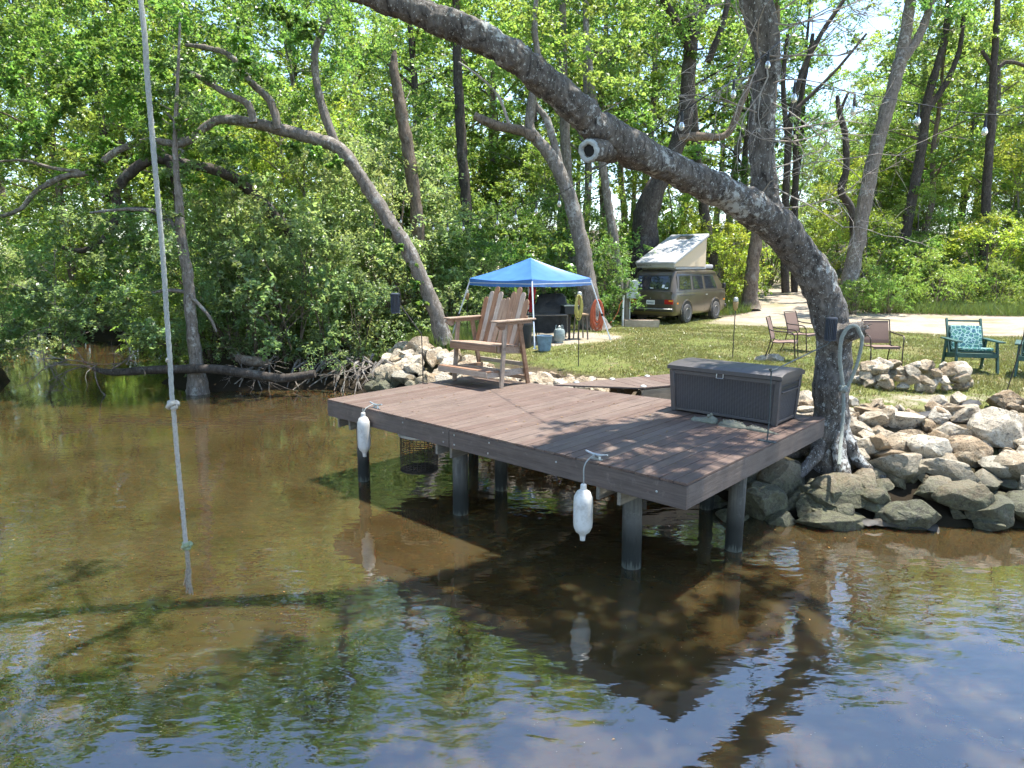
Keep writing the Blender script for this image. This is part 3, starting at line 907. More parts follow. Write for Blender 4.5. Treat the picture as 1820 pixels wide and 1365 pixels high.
# ------------------------------------------------------------------ angled rods with hanging lanterns
def lantern(loc, label, s=1.0):
    root = thing('hanging_lantern', label, 'lantern', loc, 0.3, 'slatted hanging lanterns')
    r, h = 0.060 * s, 0.25 * s
    MB().lathe([(r * 0.92, 0), (r, 0.006), (r, 0.02), (r * 0.9, 0.022)], (0, 0, 0), 20).build('lantern_base', 'lantern', root)
    MB().lathe([(r * 0.86, 0.02), (r * 0.86, h)], (0, 0, 0), 20).build('lantern_core', 'black', root)
    for k in range(20):
        a = 2 * math.pi * k / 20
        MB().box((r * 0.95 * math.cos(a), r * 0.95 * math.sin(a), h * 0.52), (0.010, 0.008, h * 0.86), a).build('lantern_slat', 'lantern', root)
    MB().lathe([(r * 0.9, h - 0.012), (r * 1.02, h - 0.01), (r * 1.02, h + 0.008), (r * 0.7, h + 0.018), (0.01, h + 0.02)], (0, 0, 0), 20).build('lantern_cap', 'lantern', root)
    pts = [(r * 0.8 * math.cos(t), 0, h + 0.015 + 0.10 * s * math.sin(t)) for t in np.linspace(0, math.pi, 13)]
    MB().tube(pts, 0.0035, 6).build('lantern_handle', 'rod', root)
    return root
def build_rods():
    b = bp(1363, 785, 1.0)
    e = at(1371, 660, b.y)
    tip = Vector((4.02, 8.55, 1.98))
    root = thing('lantern_rod', 'thin grey bent rod on a foot plate beside the storage box', 'lantern pole', (b.x, b.y, 1.0))
    MB().tube(spline([(0, 0, 0), (0.01, 0, 0.3), tuple(e - b), tuple((e - b) + (tip - e) * 0.06), tuple(tip - b)], 4), 0.0085, 8).build('rod', 'rod', root)
    MB().box((0, 0, 0.006), (0.20, 0.06, 0.012), DROT).build('foot_plate', 'rod', root, bevel=0.002)
    hk = tip - b
    MB().tube([tuple(hk), tuple(hk + Vector((0.05, 0.02, 0.06))), tuple(hk + Vector((0.09, 0.03, 0.05)))], 0.006, 6).build('hook', 'rod', root)
    lantern(at(1475, 606, 8.62), 'slatted blue grey lantern hanging against the leaning tree trunk', 1.15)
    b = bp(752, 681, 1.0)
    e = at(749, 594, b.y)
    tip = at(712, 543, b.y + 0.15)
    root = thing('lantern_rod', 'thin dark bent rod at the dock corner by the boulder pile', 'lantern pole', (b.x, b.y, 1.0))
    MB().tube([(0, 0, 0), tuple((e - b) * 0.5 + Vector((0.006, 0, 0))), tuple(e - b), tuple(tip - b)], 0.009, 8).build('rod', 'rust', root)
    MB().box((0, 0, 0.006), (0.20, 0.06, 0.012), DROT).build('foot_plate', 'rust', root, bevel=0.002)
    MB().tube(spline([tip - b, tip - b + Vector((0.0, 0, 0.2)), tip - b + Vector((-0.04, 0, 0.30)), tip - b + Vector((-0.10, 0, 0.26))], 4), 0.007, 6).build('hook', 'rust', root)
    lantern(at(703, 557, b.y + 0.15), 'dark slatted lantern hanging in front of the bushes near the dock corner', 1.3)
build_rods()

# ------------------------------------------------------------------ wire fish basket under the dock
def build_basket():
    c = at(745, 820, 9.5)
    root = thing('fish_basket', 'rusty wire mesh fish basket hanging under the dock front', 'basket', (c.x, c.y, 0.04), DROT + 0.15)
    Rr, H = 0.29, 0.52
    mbw = MB()
    n, k = 30, 16
    for j in range(n):
        a = 2 * math.pi * j / n
        mbw.tube([(Rr * math.cos(a), Rr * 0.8 * math.sin(a), 0), (Rr * 1.02 * math.cos(a), Rr * 0.82 * math.sin(a), H)], 0.0042, 4)
    for i in range(k + 1):
        z = H * i / k
        mbw.tube([(Rr * 1.01 * math.cos(2 * math.pi * j / 20), Rr * 0.81 * math.sin(2 * math.pi * j / 20), z) for j in range(20)], 0.0042, 4, closed=True)
    mbw.build('wire_mesh', 'rust', root)
    MB().tube([(Rr * 1.05 * math.cos(2 * math.pi * j / 24), Rr * 0.85 * math.sin(2 * math.pi * j / 24), H) for j in range(24)], 0.022, 8, closed=True).build('float_collar', 'fender', root)
    MB().lathe([(Rr * .95, 0), (Rr * .95, 0.012)], (0, 0, 0.0), 20).build('basket_floor', 'rust', root)
    for s in (-1, 1):
        MB().tube([(s * Rr, 0, H), (s * 0.1, 0.0, 0.70)], 0.006, 5).build('hanger_line', 'rope', root)
build_basket()

# ------------------------------------------------------------------ foliage helpers
def leaf_cloud(name, C, size, seed, up=0.55, aspect=0.52, grp=0):
    """one mesh of small folded leaf blades at the points C"""
    rs = np.random.RandomState(seed)
    n = len(C)
    nrm = rs.normal(0, 1, (n, 3)); nrm[:, 2] = np.abs(nrm[:, 2]) + up
    nrm /= np.linalg.norm(nrm, axis=1)[:, None]
    t = rs.normal(0, 1, (n, 3))
    t -= nrm * (t * nrm).sum(1)[:, None]
    t /= np.linalg.norm(t, axis=1)[:, None]
    b = np.cross(nrm, t)
    L = (size * rs.uniform(0.65, 1.35, n))[:, None]
    W = L * aspect
    V = np.empty((n, 4, 3))
    V[:, 0] = C - t * L / 2
    V[:, 1] = C + b * W / 2 + nrm * L * 0.10 - t * L * 0.05
    V[:, 2] = C + t * L / 2 - nrm * L * 0.08
    V[:, 3] = C - b * W / 2 + nrm * L * 0.10 - t * L * 0.05
    me = bpy.data.meshes.new(name)
    me.vertices.add(n * 4); me.vertices.foreach_set('co', V.ravel())
    me.loops.add(n * 4); me.loops.foreach_set('vertex_index', np.arange(n * 4, dtype=np.int32))
    me.polygons.add(n); me.polygons.foreach_set('loop_start', np.arange(0, n * 4, 4, dtype=np.int32))
    me.update(calc_edges=True)
    a = me.attributes.new('rnd', 'FLOAT', 'FACE')
    val = rs.uniform(0, 1, n)
    if grp:      # leaves of one spray share a tone
        cv = np.repeat(rs.uniform(0, 1, n // grp + 1), grp)[:n]
        val = 0.5 * val + 0.5 * cv
    a.data.foreach_set('value', val.astype(np.float32))
    return me
def sprays(clumps, seed, twigs=14, per=16, flat=0.75):
    """leaf points on twigs radiating from each clump centre; clumps: (x,y,z,r)"""
    rs = np.random.RandomState(seed)
    cl = np.asarray(clumps, float)
    m = len(cl)
    d = rs.normal(0, 1, (m, twigs, 3)); d[..., 2] += 0.25
    d /= np.linalg.norm(d, axis=2)[..., None]
    d[..., 2] *= flat
    s = np.sqrt(rs.uniform(0.06, 1.0, (m, twigs, per)))
    r = cl[:, 3][:, None, None] * rs.uniform(0.6, 1.15, (m, twigs))[..., None]
    P = cl[:, None, None, :3] + d[:, :, None, :] * (s * r)[..., None]
    P[..., 2] -= 0.18 * (s ** 2) * r
    P += rs.normal(0, 0.06, P.shape) * cl[:, 3][:, None, None, None]
    return P.reshape(-1, 3)
def limb(mb, pts, r0, r1, n=7, res=4, rng=None, wob=0.05):
    k = len(pts)
    sp, rr = spline(pts, res, [r0 + (r1 - r0) * i / (k - 1) for i in range(k)])
    mb.tube(sp, rr, n, wob=wob if rng else 0, rng=rng)
def make_tall(seed, H=20.0, z0=6.5, Rc=3.4, nl=20, leaf=0.2, twigs=13, per=15, r0=0.26, lean=0.6):
    rng = random.Random(seed)
    mb = MB()
    ax, ay = rng.uniform(-lean, lean), rng.uniform(-lean, lean)
    tr = [(0, 0, -0.3)]
    for i in range(1, 7):
        k = i / 6
        tr.append((ax * k + rng.uniform(-.22, .22) * (k > .1), ay * k + rng.uniform(-.22, .22) * (k > .1), H * 0.93 * k))
    rad = [r0 * 1.25, r0 * .92, r0 * .8, r0 * .66, r0 * .5, r0 * .33, r0 * .12]
    sp, rr = spline(tr, 5, rad)
    mb.tube(sp, rr, 9, wob=0.07, rng=rng)
    cl = []
    for i in range(nl):
        k = (z0 + (H * 0.95 - z0) * ((i + 0.5) / nl)) / (H * 0.93)
        j = min(len(sp) - 1, int(k * (len(sp) - 1)))
        b = sp[j]
        a = i * 2.4 + rng.uniform(-.5, .5)
        hf = (b.z - z0) / (H - z0)
        rr_ = Rc * (0.55 + 0.75 * math.sin(math.pi * min(1, max(0, hf * 0.8 + 0.16)))) * rng.uniform(0.6, 1.1)
        e = b + Vector((math.cos(a) * rr_, math.sin(a) * rr_, rr_ * rng.uniform(0.15, 0.65)))
        md = (b + e) / 2 + Vector((rng.uniform(-.3, .3), rng.uniform(-.3, .3), rng.uniform(-.1, .35)))
        limb(mb, [b, md, e], rr[j] * 0.42 + 0.015, 0.012, 5, 3)
        for q in range(3):
            t = 0.45 + 0.3 * q
            c = b.lerp(e, t) + Vector((rng.uniform(-.7, .7), rng.uniform(-.7, .7), rng.uniform(-.35, .6)))
            cl.append((c.x, c.y, c.z, rng.uniform(0.7, 1.25) * (0.7 + Rc / 8)))
    tm = mb.mesh('trunk')
    C = sprays(cl, seed + 50, twigs, per)
    cm = leaf_cloud('crown', C, leaf, seed + 90, grp=twigs * per)
    return tm, cm
def make_bush(seed, H=3.0, Rb=1.7, nc=34, leaf=0.085, twigs=12, per=15, z0=0.1):
    rng = random.Random(seed)
    mb = MB()
    cl = []
    for i in range(nc):
        a = rng.uniform(0, 2 * math.pi)
        h = rng.uniform(0, 1)
        rr = Rb * math.sqrt(max(0.05, 1 - (h * 0.95) ** 2.2)) * math.sqrt(rng.uniform(0.15, 1.0))
        c = Vector((rr * math.cos(a), rr * math.sin(a), z0 + h * (H - z0 - 0.2) + 0.15))
        cl.append((c.x, c.y, c.z, rng.uniform(0.35, 0.62) * (H / 3.0) ** 0.5))
        if i % 3 == 0:
            limb(mb, [Vector((rng.uniform(-.2, .2), rng.uniform(-.2, .2), -0.2)), c * 0.5 + Vector((0, 0, 0.2)), c], 0.02 * H / 3 + 0.008, 0.005, 5, 3)
    tm = mb.mesh('stems')
    C = sprays(cl, seed + 50, twigs, per, 0.85)
    cm = leaf_cloud('foliage', C, leaf, seed + 90, grp=twigs * per)
    return tm, cm
TALL = [make_tall(11), make_tall(12, 22, 8, 3.1, 20, .16, 15, 18), make_tall(13, 18, 5, 3.6, 20, .25, 12, 12), make_tall(14, 21, 7, 3.8, 22)]
MID = [make_tall(21, 10, 1.2, 2.0, 20, 0.14, 14, 16, 0.10, 0.5), make_tall(22, 8.5, 0.9, 1.9, 18, 0.13, 14, 17, 0.08, 0.6), make_tall(23, 11.5, 2.2, 2.2, 22, 0.14, 14, 16, 0.11, 0.5)]
BUSH = [make_bush(31), make_bush(32, 3.4, 1.6, 30, .065, 14, 20), make_bush(33, 2.6, 1.9, 34, .12, 11, 12), make_bush(34, 3.2, 1.8, 40, .075, 13, 17)]
def plant(pair, name, loc, rz, s, label, cat, group, leafm, barkm, parts=('trunk', 'crown')):
    o = thing(name, label, cat, loc, rz, group)
    o.scale = s if hasattr(s, '__len__') else (s, s, s)
    for me, nm, mt in ((pair[0], parts[0], barkm), (pair[1], parts[1], leafm)):
        c = bpy.data.objects.new(nm, me)
        COL.objects.link(c)
        c.parent = o
        if not len(me.materials):
            me.materials.append(None)
        c.material_slots[0].link = 'OBJECT'
        c.material_slots[0].material = M[mt]
    return o

# ------------------------------------------------------------------ the big leaning tree beside the dock
def pxline(L, Y):
    return [at(x, y, (Y if not hasattr(Y, '__len__') else Y[i])) for i, (x, y, w) in enumerate(L)], [w / 2 * (Y if not hasattr(Y, '__len__') else Y[i]) / 1215 for i, (x, y, w) in enumerate(L)]
def twig_tree(mb, p, d, L, r, depth, rng, up=0.0):
    """bare forked twigs"""
    n = 4
    pts = [Vector(p)]
    dd = Vector(d).normalized()
    for i in range(n):
        dd = (dd + Vector((rng.uniform(-.35, .35), rng.uniform(-.35, .35), rng.uniform(-.35, .35) + up))).normalized()
        pts.append(pts[-1] + dd * L / n)
    mb.tube(pts, [r * (1 - 0.15 * i) for i in range(n + 1)], 4)
    if depth > 0:
        for q in range(rng.choice((2, 3))):
            b = pts[rng.randint(1, n)]
            nd = (dd + Vector((rng.uniform(-1, 1), rng.uniform(-1, 1), rng.uniform(-.9, .9)))).normalized()
            twig_tree(mb, b, nd, L * rng.uniform(.5, .75), r * 0.62, depth - 1, rng, up)
def build_main_tree():
    rng = random.Random(8)
    base = at(1474, 800, 9.0)
    root = thing('leaning_tree', 'big dark lichened tree leaning from the rocks over the dock and river', 'tree', (base.x, base.y, 0.3))
    inv = Vector((base.x, base.y, 0.3))
    L = [(1468, 870, 90), (1474, 800, 74), (1477, 740, 62), (1478, 680, 60), (1482, 620, 62), (1474, 560, 64), (1452, 500, 62), (1420, 448, 62), (1380, 402, 64), (1335, 370, 62),
         (1280, 338, 56), (1200, 302, 53), (1130, 268, 60), (1075, 238, 60), (1030, 198, 54), (960, 136, 53), (900, 92, 50), (820, 52, 48), (740, 20, 44), (650, -12, 40), (560, -50, 36), (420, -110, 30), (300, -140, 24), (180, -150, 18)]
    P, Rr = pxline(L, [9.0] * 5 + [8.98, 8.93, 8.85, 8.72, 8.55, 8.3, 7.9, 7.5, 7.25, 7.05, 6.85, 6.72, 6.66, 6.62, 6.6, 6.55, 6.5, 6.4, 6.3])
    sp, rr = spline(P, 22, Rr)
    mb = MB()
    n = 56
    mb.tube([p - inv for p in sp], rr, n, bark=0.15)
    mb.build('trunk', 'bark_main', root)
    mb = MB()
    for a in (.3, 1.4, 2.6, 3.7, 4.7, 5.6):
        d = Vector((math.cos(a), math.sin(a), 0))
        p0 = at(1474, 800, 9.0)
        pts = [p0 + d * .10 + Vector((0, 0, .42)), p0 + d * .22 + Vector((0, 0, .12)), p0 + d * .42 + Vector((0, 0, -.12)), p0 + d * .75 + Vector((0, 0, -.32))]
        sp_, rr_ = spline([p - inv for p in pts], 6, [.12, .11, .08, .05])
        mb.tube(sp_, rr_, 12, bark=.18)
    mb.build('root_flare', 'bark_main', root)
    # upright limb
    U = [(1376, 398, 50), (1362, 352, 46), (1357, 300, 43), (1354, 235, 43), (1357, 170, 42), (1363, 110, 42), (1356, 55, 46), (1341, 0, 50), (1325, -80, 42), (1320, -200, 36), (1340, -330, 28), (1370, -480, 20)]
    P2, R2 = pxline(U, 8.7)
    sp2, rr2 = spline(P2, 14, R2)
    mb = MB()
    mb.tube([p - inv for p in sp2], rr2, 40, bark=0.15)
    mb.build('upright_limb', 'bark_main', root)
    # sawn hollow stub
    c = at(1075, 262, 7.3)
    e = at(1047, 268, 7.02)
    ax = (e - c).normalized()
    ln = (e - c).length
    mb = MB()
    mb.lathe([(0.17, -0.14), (0.150, -0.05), (0.122, ln * .45), (0.112, ln * .8), (0.114, ln), (0.09, ln + .008), (0.060, ln - .004), (0.050, ln - .11)], c - inv, 18, ax)
    mb.v = [tuple(Vector(v) + Vector((rng.uniform(-.008, .008), rng.uniform(-.008, .008), rng.uniform(-.008, .008)))) for v in mb.v]
    mb.build('sawn_stub', 'bark_main', root)
    q_ = Vector((0, 0, 1)).rotation_difference(ax)
    mb = MB()
    mb.tube([c - inv + q_ @ Vector(((.088 + rng.uniform(-.006, .006)) * math.cos(2 * math.pi * k / 22), (.088 + rng.uniform(-.006, .006)) * math.sin(2 * math.pi * k / 22), ln)) for k in range(22)], .027, 8, closed=True, wob=.15, rng=rng)
    mb.build('stub_rim', 'cutwood', root)
    MB().lathe([(0.066, ln - 0.012), (0.02, ln - 0.012)], c - inv, 14, ax).build('stub_hole_shade', 'black', root)  # black disc stands in for the shade inside the sawn hollow
    # splintered stub with the rope on it
    c = at(1484, 596, 8.75)
    e = at(1536, 584, 8.62)
    mb = MB()
    sp3, r3 = spline([c - inv, c.lerp(e, .5) - inv, e - inv], 4, [0.15, 0.115, 0.10])
    mb.tube(sp3, r3, 12, wob=0.12, rng=rng)
    for q in range(14):
        a = rng.uniform(0, 6.28)
        off = Vector((0, math.cos(a), math.sin(a))) * rng.uniform(0.01, 0.08)
        mb.tube([c.lerp(e, .7) - inv + off, e - inv + off * 1.05 + (e - c).normalized() * rng.uniform(-.02, .09)], [0.022, 0.004], 5)
    mb.build('broken_stub', 'bark_main', root)
    # high limbs above the picture, with the thin crown that dapples the dock
    mb = MB()
    cl = []
    top = P2[-1]
    starts = [P2[8], P2[9], P2[10], P2[11], P2[11], P2[10], P2[9], P2[11]]
    ends = [(5.6, 9.6, 8.0), (2.2, 6.6, 8.2), (4.4, 7.4, 9.6), (3.2, 5.6, 9.0), (5.6, 8.4, 10.6), (4.0, 6.4, 9.8), (1.8, 6.0, 7.6), (5.0, 7.2, 8.6)]
    for s, e in zip(starts, ends):
        e = Vector(e)
        md = s.lerp(e, .5) + Vector((rng.uniform(-.3, .3), rng.uniform(-.3, .3), .4))
        limb(mb, [s - inv, md - inv, e - inv], 0.10, 0.02, 8, 5, rng)
        for q in range(7):
            t = rng.uniform(.35, 1.08)
            k = s.lerp(e, t) + Vector((rng.uniform(-.9, .9), rng.uniform(-.9, .9), rng.uniform(-.3, .8)))
            cl.append((k.x - inv.x, k.y - inv.y, k.z - inv.z, rng.uniform(.45, .85)))
            limb(mb, [s.lerp(e, t * .8) - inv, k - inv], 0.025, 0.006, 5, 2)
    # limb reaching out over the river, whose shadow crosses the water
    lo = [Vector((3.55, 8.65, 6.9)), Vector((2.3, 7.2, 7.1)), Vector((1.2, 6.24, 7.4)), Vector((-0.2, 5.2, 7.6)), Vector((-1.6, 4.4, 7.8))]
    limb(mb, [p - inv for p in lo], 0.085, 0.02, 8, 5, rng)
    for p in lo[1:3]:
        for q in range(4):
            k = p + Vector((rng.uniform(-1, .8), rng.uniform(-.8, .8), rng.uniform(.2, 1.2)))
            cl.append((k.x - inv.x, k.y - inv.y, k.z - inv.z, rng.uniform(.4, .7)))
    limb(mb, [P[20] - inv, P[20].lerp(Vector((-2.66, 4.72, 6.1)), .5) - inv + Vector((0, 0, .15)), Vector((-2.66, 4.62, 6.08)) - inv, Vector((-2.75, 3.9, 6.2)) - inv], .06, .03, 9, 5, rng)
    for p in (P[21], P[23]):
        for q in range(2):
            k = p + Vector((rng.uniform(-.9, .9), rng.uniform(-.2, 1.2), rng.uniform(.5, 1.6)))
            cl.append((k.x - inv.x, k.y - inv.y, k.z - inv.z, rng.uniform(.4, .7)))
            limb(mb, [p - inv, k - inv], 0.03, 0.006, 5, 2)
    for k in range(34):
        x, y = rng.uniform(-3.8, 7.8), rng.uniform(2.6, 6.1)
        e = Vector((x, y, 7.6 + rng.uniform(-.3, 1.2)))
        st = min([P[19], P[20], P[21], *lo, Vector((5.0, 7.2, 8.6))], key=lambda p_: (p_ - e).length)
        limb(mb, [st - inv, st.lerp(e, .5) - inv + Vector((0, 0, .25)), e - inv], .035, .008, 6, 3)
        for q in range(4):
            w_ = e + Vector((rng.uniform(-.9, .9), rng.uniform(-.55, .35), rng.uniform(-.2, .6)))
            cl.append((w_.x - inv.x, w_.y - inv.y, w_.z - inv.z, rng.uniform(.5, .8)))
    mb.build('high_limbs', 'bark_main', root)
    C = sprays(cl, 77, 12, 13)
    link('crown', leaf_cloud('crown', C, 0.115, 78), 'leaf_a', root)
    # bare twigs by the upright limb
    mb = MB()
    for (x, y), d in (((1352, 110), (-.6, -.3, .3)), ((1360, 100), (.7, -.4, -.3)), ((1366, 150), (.9, -.3, .1)), ((1350, 110), (-.2, -.6, -.9)), ((1362, 105), (.3, -.6, -.9)), ((1372, 230), (.9, -.2, .25)),
                      ((1350, 60), (-.7, -.3, .2)), ((1365, 40), (.9, -.2, -.4)), ((1350, 350), (.3, -.6, .3)), ((1385, 370), (.7, -.5, -.1)), ((1372, 300), (.8, -.3, .5)), ((1345, 130), (-.9, -.2, -.1)), ((1368, 180), (.8, 0.1, -.5)), ((1352, 20), (-.4, -.4, -.5)), ((1360, 110), (.5, -.5, .2)), ((1355, 70), (.8, -.3, .5)), ((1375, 250), (.9, -.2, -.2)), ((1370, 330), (.6, -.5, -.3)), ((1345, 200), (-.8, -.4, .2)), ((1360, 30), (.6, -.4, .6))):
        p = at(x, y, 8.58)
        twig_tree(mb, p - inv, d, rng.uniform(.75, 1.15), 0.011, 3, rng)
    mb.build('bare_twigs', 'deadwood', root)
build_main_tree()

# ------------------------------------------------------------------ individually seen trees
def seen_tree(name, label, Y, L, mat, extra=(), crown=None, leafm='leaf_a', leaf=0.13, seed=0, twigs=13, per=15, base_z=None, cat='tree', group=None):
    """trunk through measured points; extra = list of (list of (px,py,w), Y) limbs; crown = list of (px,py,Y,r) clumps"""
    rng = random.Random(seed)
    P, Rr = pxline(L, Y)
    Rr = [q * .88 for q in Rr]
    b = P[0]
    root = thing(name, label, cat, b, 0, group)
    mb = MB()
    sp, rr = spline(P, 9, Rr)
    mb.tube([p - b for p in sp], rr, 18, bark=0.17)
    mb.build('trunk', mat, root)
    for q in extra:
        P2, R2 = pxline(q[0], q[1])
        sp2, rr2 = spline(P2, 8, R2)
        m2 = MB()
        m2.tube([p - b for p in sp2], rr2, 11, bark=0.17)
        m2.build('limb', q[2] if len(q) > 2 else mat, root)
    if crown:
        cl = []
        for (x, y, yy, r) in crown:
            k = at(x, y, yy) - b
            cl.append((k.x, k.y, k.z, r))
        C = sprays(cl, seed + 5, twigs, per)
        link('crown', leaf_cloud('crown', C, leaf, seed + 6, grp=twigs * per), leafm, root)
    return root
def scatter(seed, n, x0, x1, y0, y1, Y0, Y1, r0, r1, keep=None):
    rng = random.Random(seed)
    out = []
    while len(out) < n:
        x, y = rng.uniform(x0, x1), rng.uniform(y0, y1)
        if keep and not keep(x, y): continue
        out.append((x, y, rng.uniform(Y0, Y1), rng.uniform(r0, r1)))
    return out
# arching oak over the river, left
seen_tree('arching_oak', 'grey lichened oak leaning left from the boulder pile and arching over the river', 18.4,
    [(790, 612, 44.8), (776, 560, 32), (752, 500, 30.4), (722, 440, 29.6), (690, 390, 28), (655, 335, 26.4), (625, 290, 25.6), (600, 262, 27.2), (560, 247, 24.8), (505, 232, 24), (455, 220, 21.6), (400, 212, 17.6), (370, 222, 16), (325, 255, 14.4), (262, 250, 13.6), (205, 270, 12.8), (160, 305, 12), (110, 315, 11.2), (65, 340, 9.6), (30, 375, 8), (-40, 395, 6.4)],
    'bark_grey',
    [([(495, 230, 16), (480, 180, 13.6), (445, 145, 12), (410, 100, 10.4), (370, 85, 8.8), (330, 80, 6.4)], 18.3),
     ([(450, 218, 15.2), (440, 185, 12.8), (400, 165, 10.4), (350, 135, 8.8), (300, 115, 7.2), (240, 110, 5.6)], 17.9),
     ([(330, 258, 8.8), (318, 225, 6.4), (285, 195, 4.8), (250, 200, 3.2)], 18.5), ([(165, 305, 7.2), (175, 335, 5.6), (185, 350, 4)], 18.4),
     ([(600, 265, 17.6), (570, 180, 14.4), (560, 90, 12), (600, 0, 8.8), (620, -80, 6.4)], 18.8), ([(160, 305, 8), (100, 300, 6.4), (40, 285, 4.8), (-20, 290, 3.2)], 18.4)],
    scatter(3, 80, -60, 640, -120, 60, 16.8, 22, .55, 1.0) + scatter(7, 75, -60, 640, 40, 215, 18.8, 23, .5, .95) + scatter(23, 14, -60, 300, 60, 200, 16.6, 18.0, .35, .6) + scatter(4, 20, -40, 420, 240, 330, 18.9, 21, .4, .7) + scatter(24, 34, -40, 620, -20, 330, 16.8, 18.1, .28, .5) + [(700, 415, 18.3, .22), (712, 440, 18.25, .18), (742, 505, 18.3, .25), (752, 540, 18.25, .22), (600, 290, 18.2, .3), (560, 270, 18.2, .35), (520, 262, 18.2, .3), (735, 470, 18.3, .2)], 'leaf_b', 0.115, 40, 15, 19)
seen_tree('sunken_limb_tree', 'dark arched limb of the tree overhanging the river below the oak', [20.8, 19.8, 18.8, 18.2, 17.9, 17.9, 17.9, 17.9, 17.9, 17.9, 17.9],
    [(520, 420, 24), (440, 335, 22.4), (390, 305, 20.8), (330, 292, 20), (275, 282, 20.8), (235, 305, 20), (205, 340, 19.2), (210, 375, 17.6), (185, 425, 14.4), (150, 445, 11.2), (110, 440, 7.2)], 'bark_dark',
    [([(300, 288, 12.8), (312, 330, 11.2), (318, 400, 9.6)], 17.9), ([(215, 375, 9.6), (260, 372, 8), (300, 395, 6.4), (320, 420, 4.8)], 17.9)],
    scatter(8, 40, -40, 330, 330, 600, 16.4, 20, .4, .75), 'leaf_e', 0.085, 41, 15, 18)
seen_tree('bald_cypress', 'slim grey cypress with fluted base standing at the water beside the fallen log', 16.8,
    [(352, 725, 62), (352, 690, 44), (348, 640, 27), (340, 560, 23), (334, 490, 22), (322, 420, 20), (318, 350, 15), (312, 290, 11), (312, 220, 9), (316, 140, 6), (320, 40, 4)], 'bark_grey',
    [([(338, 520, 8), (300, 516, 7), (270, 520, 5)], 16.8), ([(338, 525, 8), (370, 560, 6), (385, 590, 4)], 16.7), ([(322, 425, 9), (290, 380, 7), (230, 372, 6), (160, 378, 4)], 16.8)],
    scatter(9, 30, 60, 330, 380, 600, 15.6, 17.6, .35, .6) + scatter(25, 26, -30, 330, 500, 640, 15.8, 17.4, .28, .5) + scatter(10, 14, 230, 440, 100, 330, 16.4, 18, .3, .5), 'leaf_c', 0.095, 42)
# trunks behind the lawn
seen_tree('grey_forked_tree', 'pale grey forked tree with a broken side branch behind the blue canopy', 22.3,
    [(1058, 590, 70), (1050, 560, 52), (1043, 500, 38), (1034, 440, 33), (1018, 370, 30), (1000, 320, 28), (978, 275, 26), (955, 250, 22), (942, 225, 20), (945, 180, 18), (955, 110, 14), (950, 40, 11), (960, -60, 8)], 'bark_grey',
    [([(950, 245, 19), (925, 232, 17), (880, 222, 17), (843, 206, 14)], 22.2, 'bark_brown'), ([(905, 222, 6), (885, 170, 5), (850, 135, 4), (815, 110, 3)], 22.2, 'deadwood'), ([(998, 310, 16), (975, 220, 13), (955, 190, 10), (940, 150, 8)], 22.4)],
    scatter(12, 26, 880, 1100, -60, 160, 21.5, 24, .6, 1.0), 'leaf_b', 0.14, 43)
seen_tree('massive_oak', 'massive dark trunk rising behind the camper van and forking high up', 29.0,
    [(1132, 560, 88), (1138, 500, 60), (1145, 430, 54), (1150, 375, 50), (1172, 320, 40), (1200, 265, 33), (1218, 210, 32), (1222, 150, 28), (1228, 85, 26), (1240, 40, 22), (1265, -20, 16), (1290, -90, 12)], 'bark_dark',
    [([(1228, 90, 18), (1205, 45, 15), (1180, 0, 13), (1150, -60, 9)], 28.8), ([(1205, 245, 15), (1240, 242, 14), (1290, 240, 12), (1315, 190, 11), (1335, 140, 9)], 28.8, 'bark_brown'), ([(1232, 60, 16), (1225, 0, 14), (1230, -90, 8)], 29), ([(1258, 110, 12), (1285, 40, 10), (1300, -30, 8)], 29.2)],
    scatter(13, 46, 1080, 1340, -140, 110, 27, 31, .7, 1.2) + scatter(14, 10, 1130, 1300, 160, 330, 31, 33, .5, .8), 'leaf_b', 0.16, 44)
seen_tree('thin_grey_tree', 'thin grey tree between the canopy and the utility post', 26.0,
    [(1106, 560, 22), (1100, 500, 19), (1092, 430, 18), (1082, 370, 17), (1072, 300, 16), (1058, 200, 15), (1048, 120, 14), (1042, 40, 12), (1045, -60, 9)], 'bark_grey', (), scatter(15, 20, 990, 1130, -80, 150, 25, 28, .6, 1.0), 'leaf_a', 0.15, 45)
seen_tree('broken_snag', 'straight brown dead trunk with broken top above the bushes', 21.5,
    [(748, 520, 32), (742, 400, 27), (735, 330, 26), (722, 250, 25), (710, 180, 23), (700, 120, 18), (702, 90, 6)], 'bark_brown', (), None)
seen_tree('straight_gum', 'straight slim grey trunk left of the canopy top', 26.0,
    [(838, 560, 30), (834, 460, 25), (830, 380, 22), (822, 280, 21), (816, 180, 19), (812, 80, 17), (810, -40, 13), (812, -160, 8)], 'bark_dark', (), scatter(16, 30, 740, 880, -160, 60, 25, 28, .7, 1.1), 'leaf_b', 0.16, 46)
seen_tree('straight_pale_gum', 'straight pale trunk just behind the forked grey tree', 27.0,
    [(1030, 570, 24), (1020, 470, 22), (1012, 380, 22), (1006, 280, 21), (1002, 180, 19), (1000, 80, 16), (998, -60, 12)], 'bark_grey', (), scatter(17, 24, 930, 1070, -150, 60, 26, 29, .7, 1.1), 'leaf_a', 0.16, 47)
seen_tree('road_edge_oak', 'stout trunk at the edge of the drive right of the camper van', 31.0,
    [(1332, 548, 46), (1334, 520, 30), (1338, 470, 26), (1345, 420, 24), (1352, 360, 23), (1362, 280, 20), (1372, 180, 17), (1380, 80, 14), (1380, -50, 10)], 'bark_brown', (), scatter(18, 22, 1290, 1440, -140, 60, 30, 33, .7, 1.1), 'leaf_b', 0.17, 48)
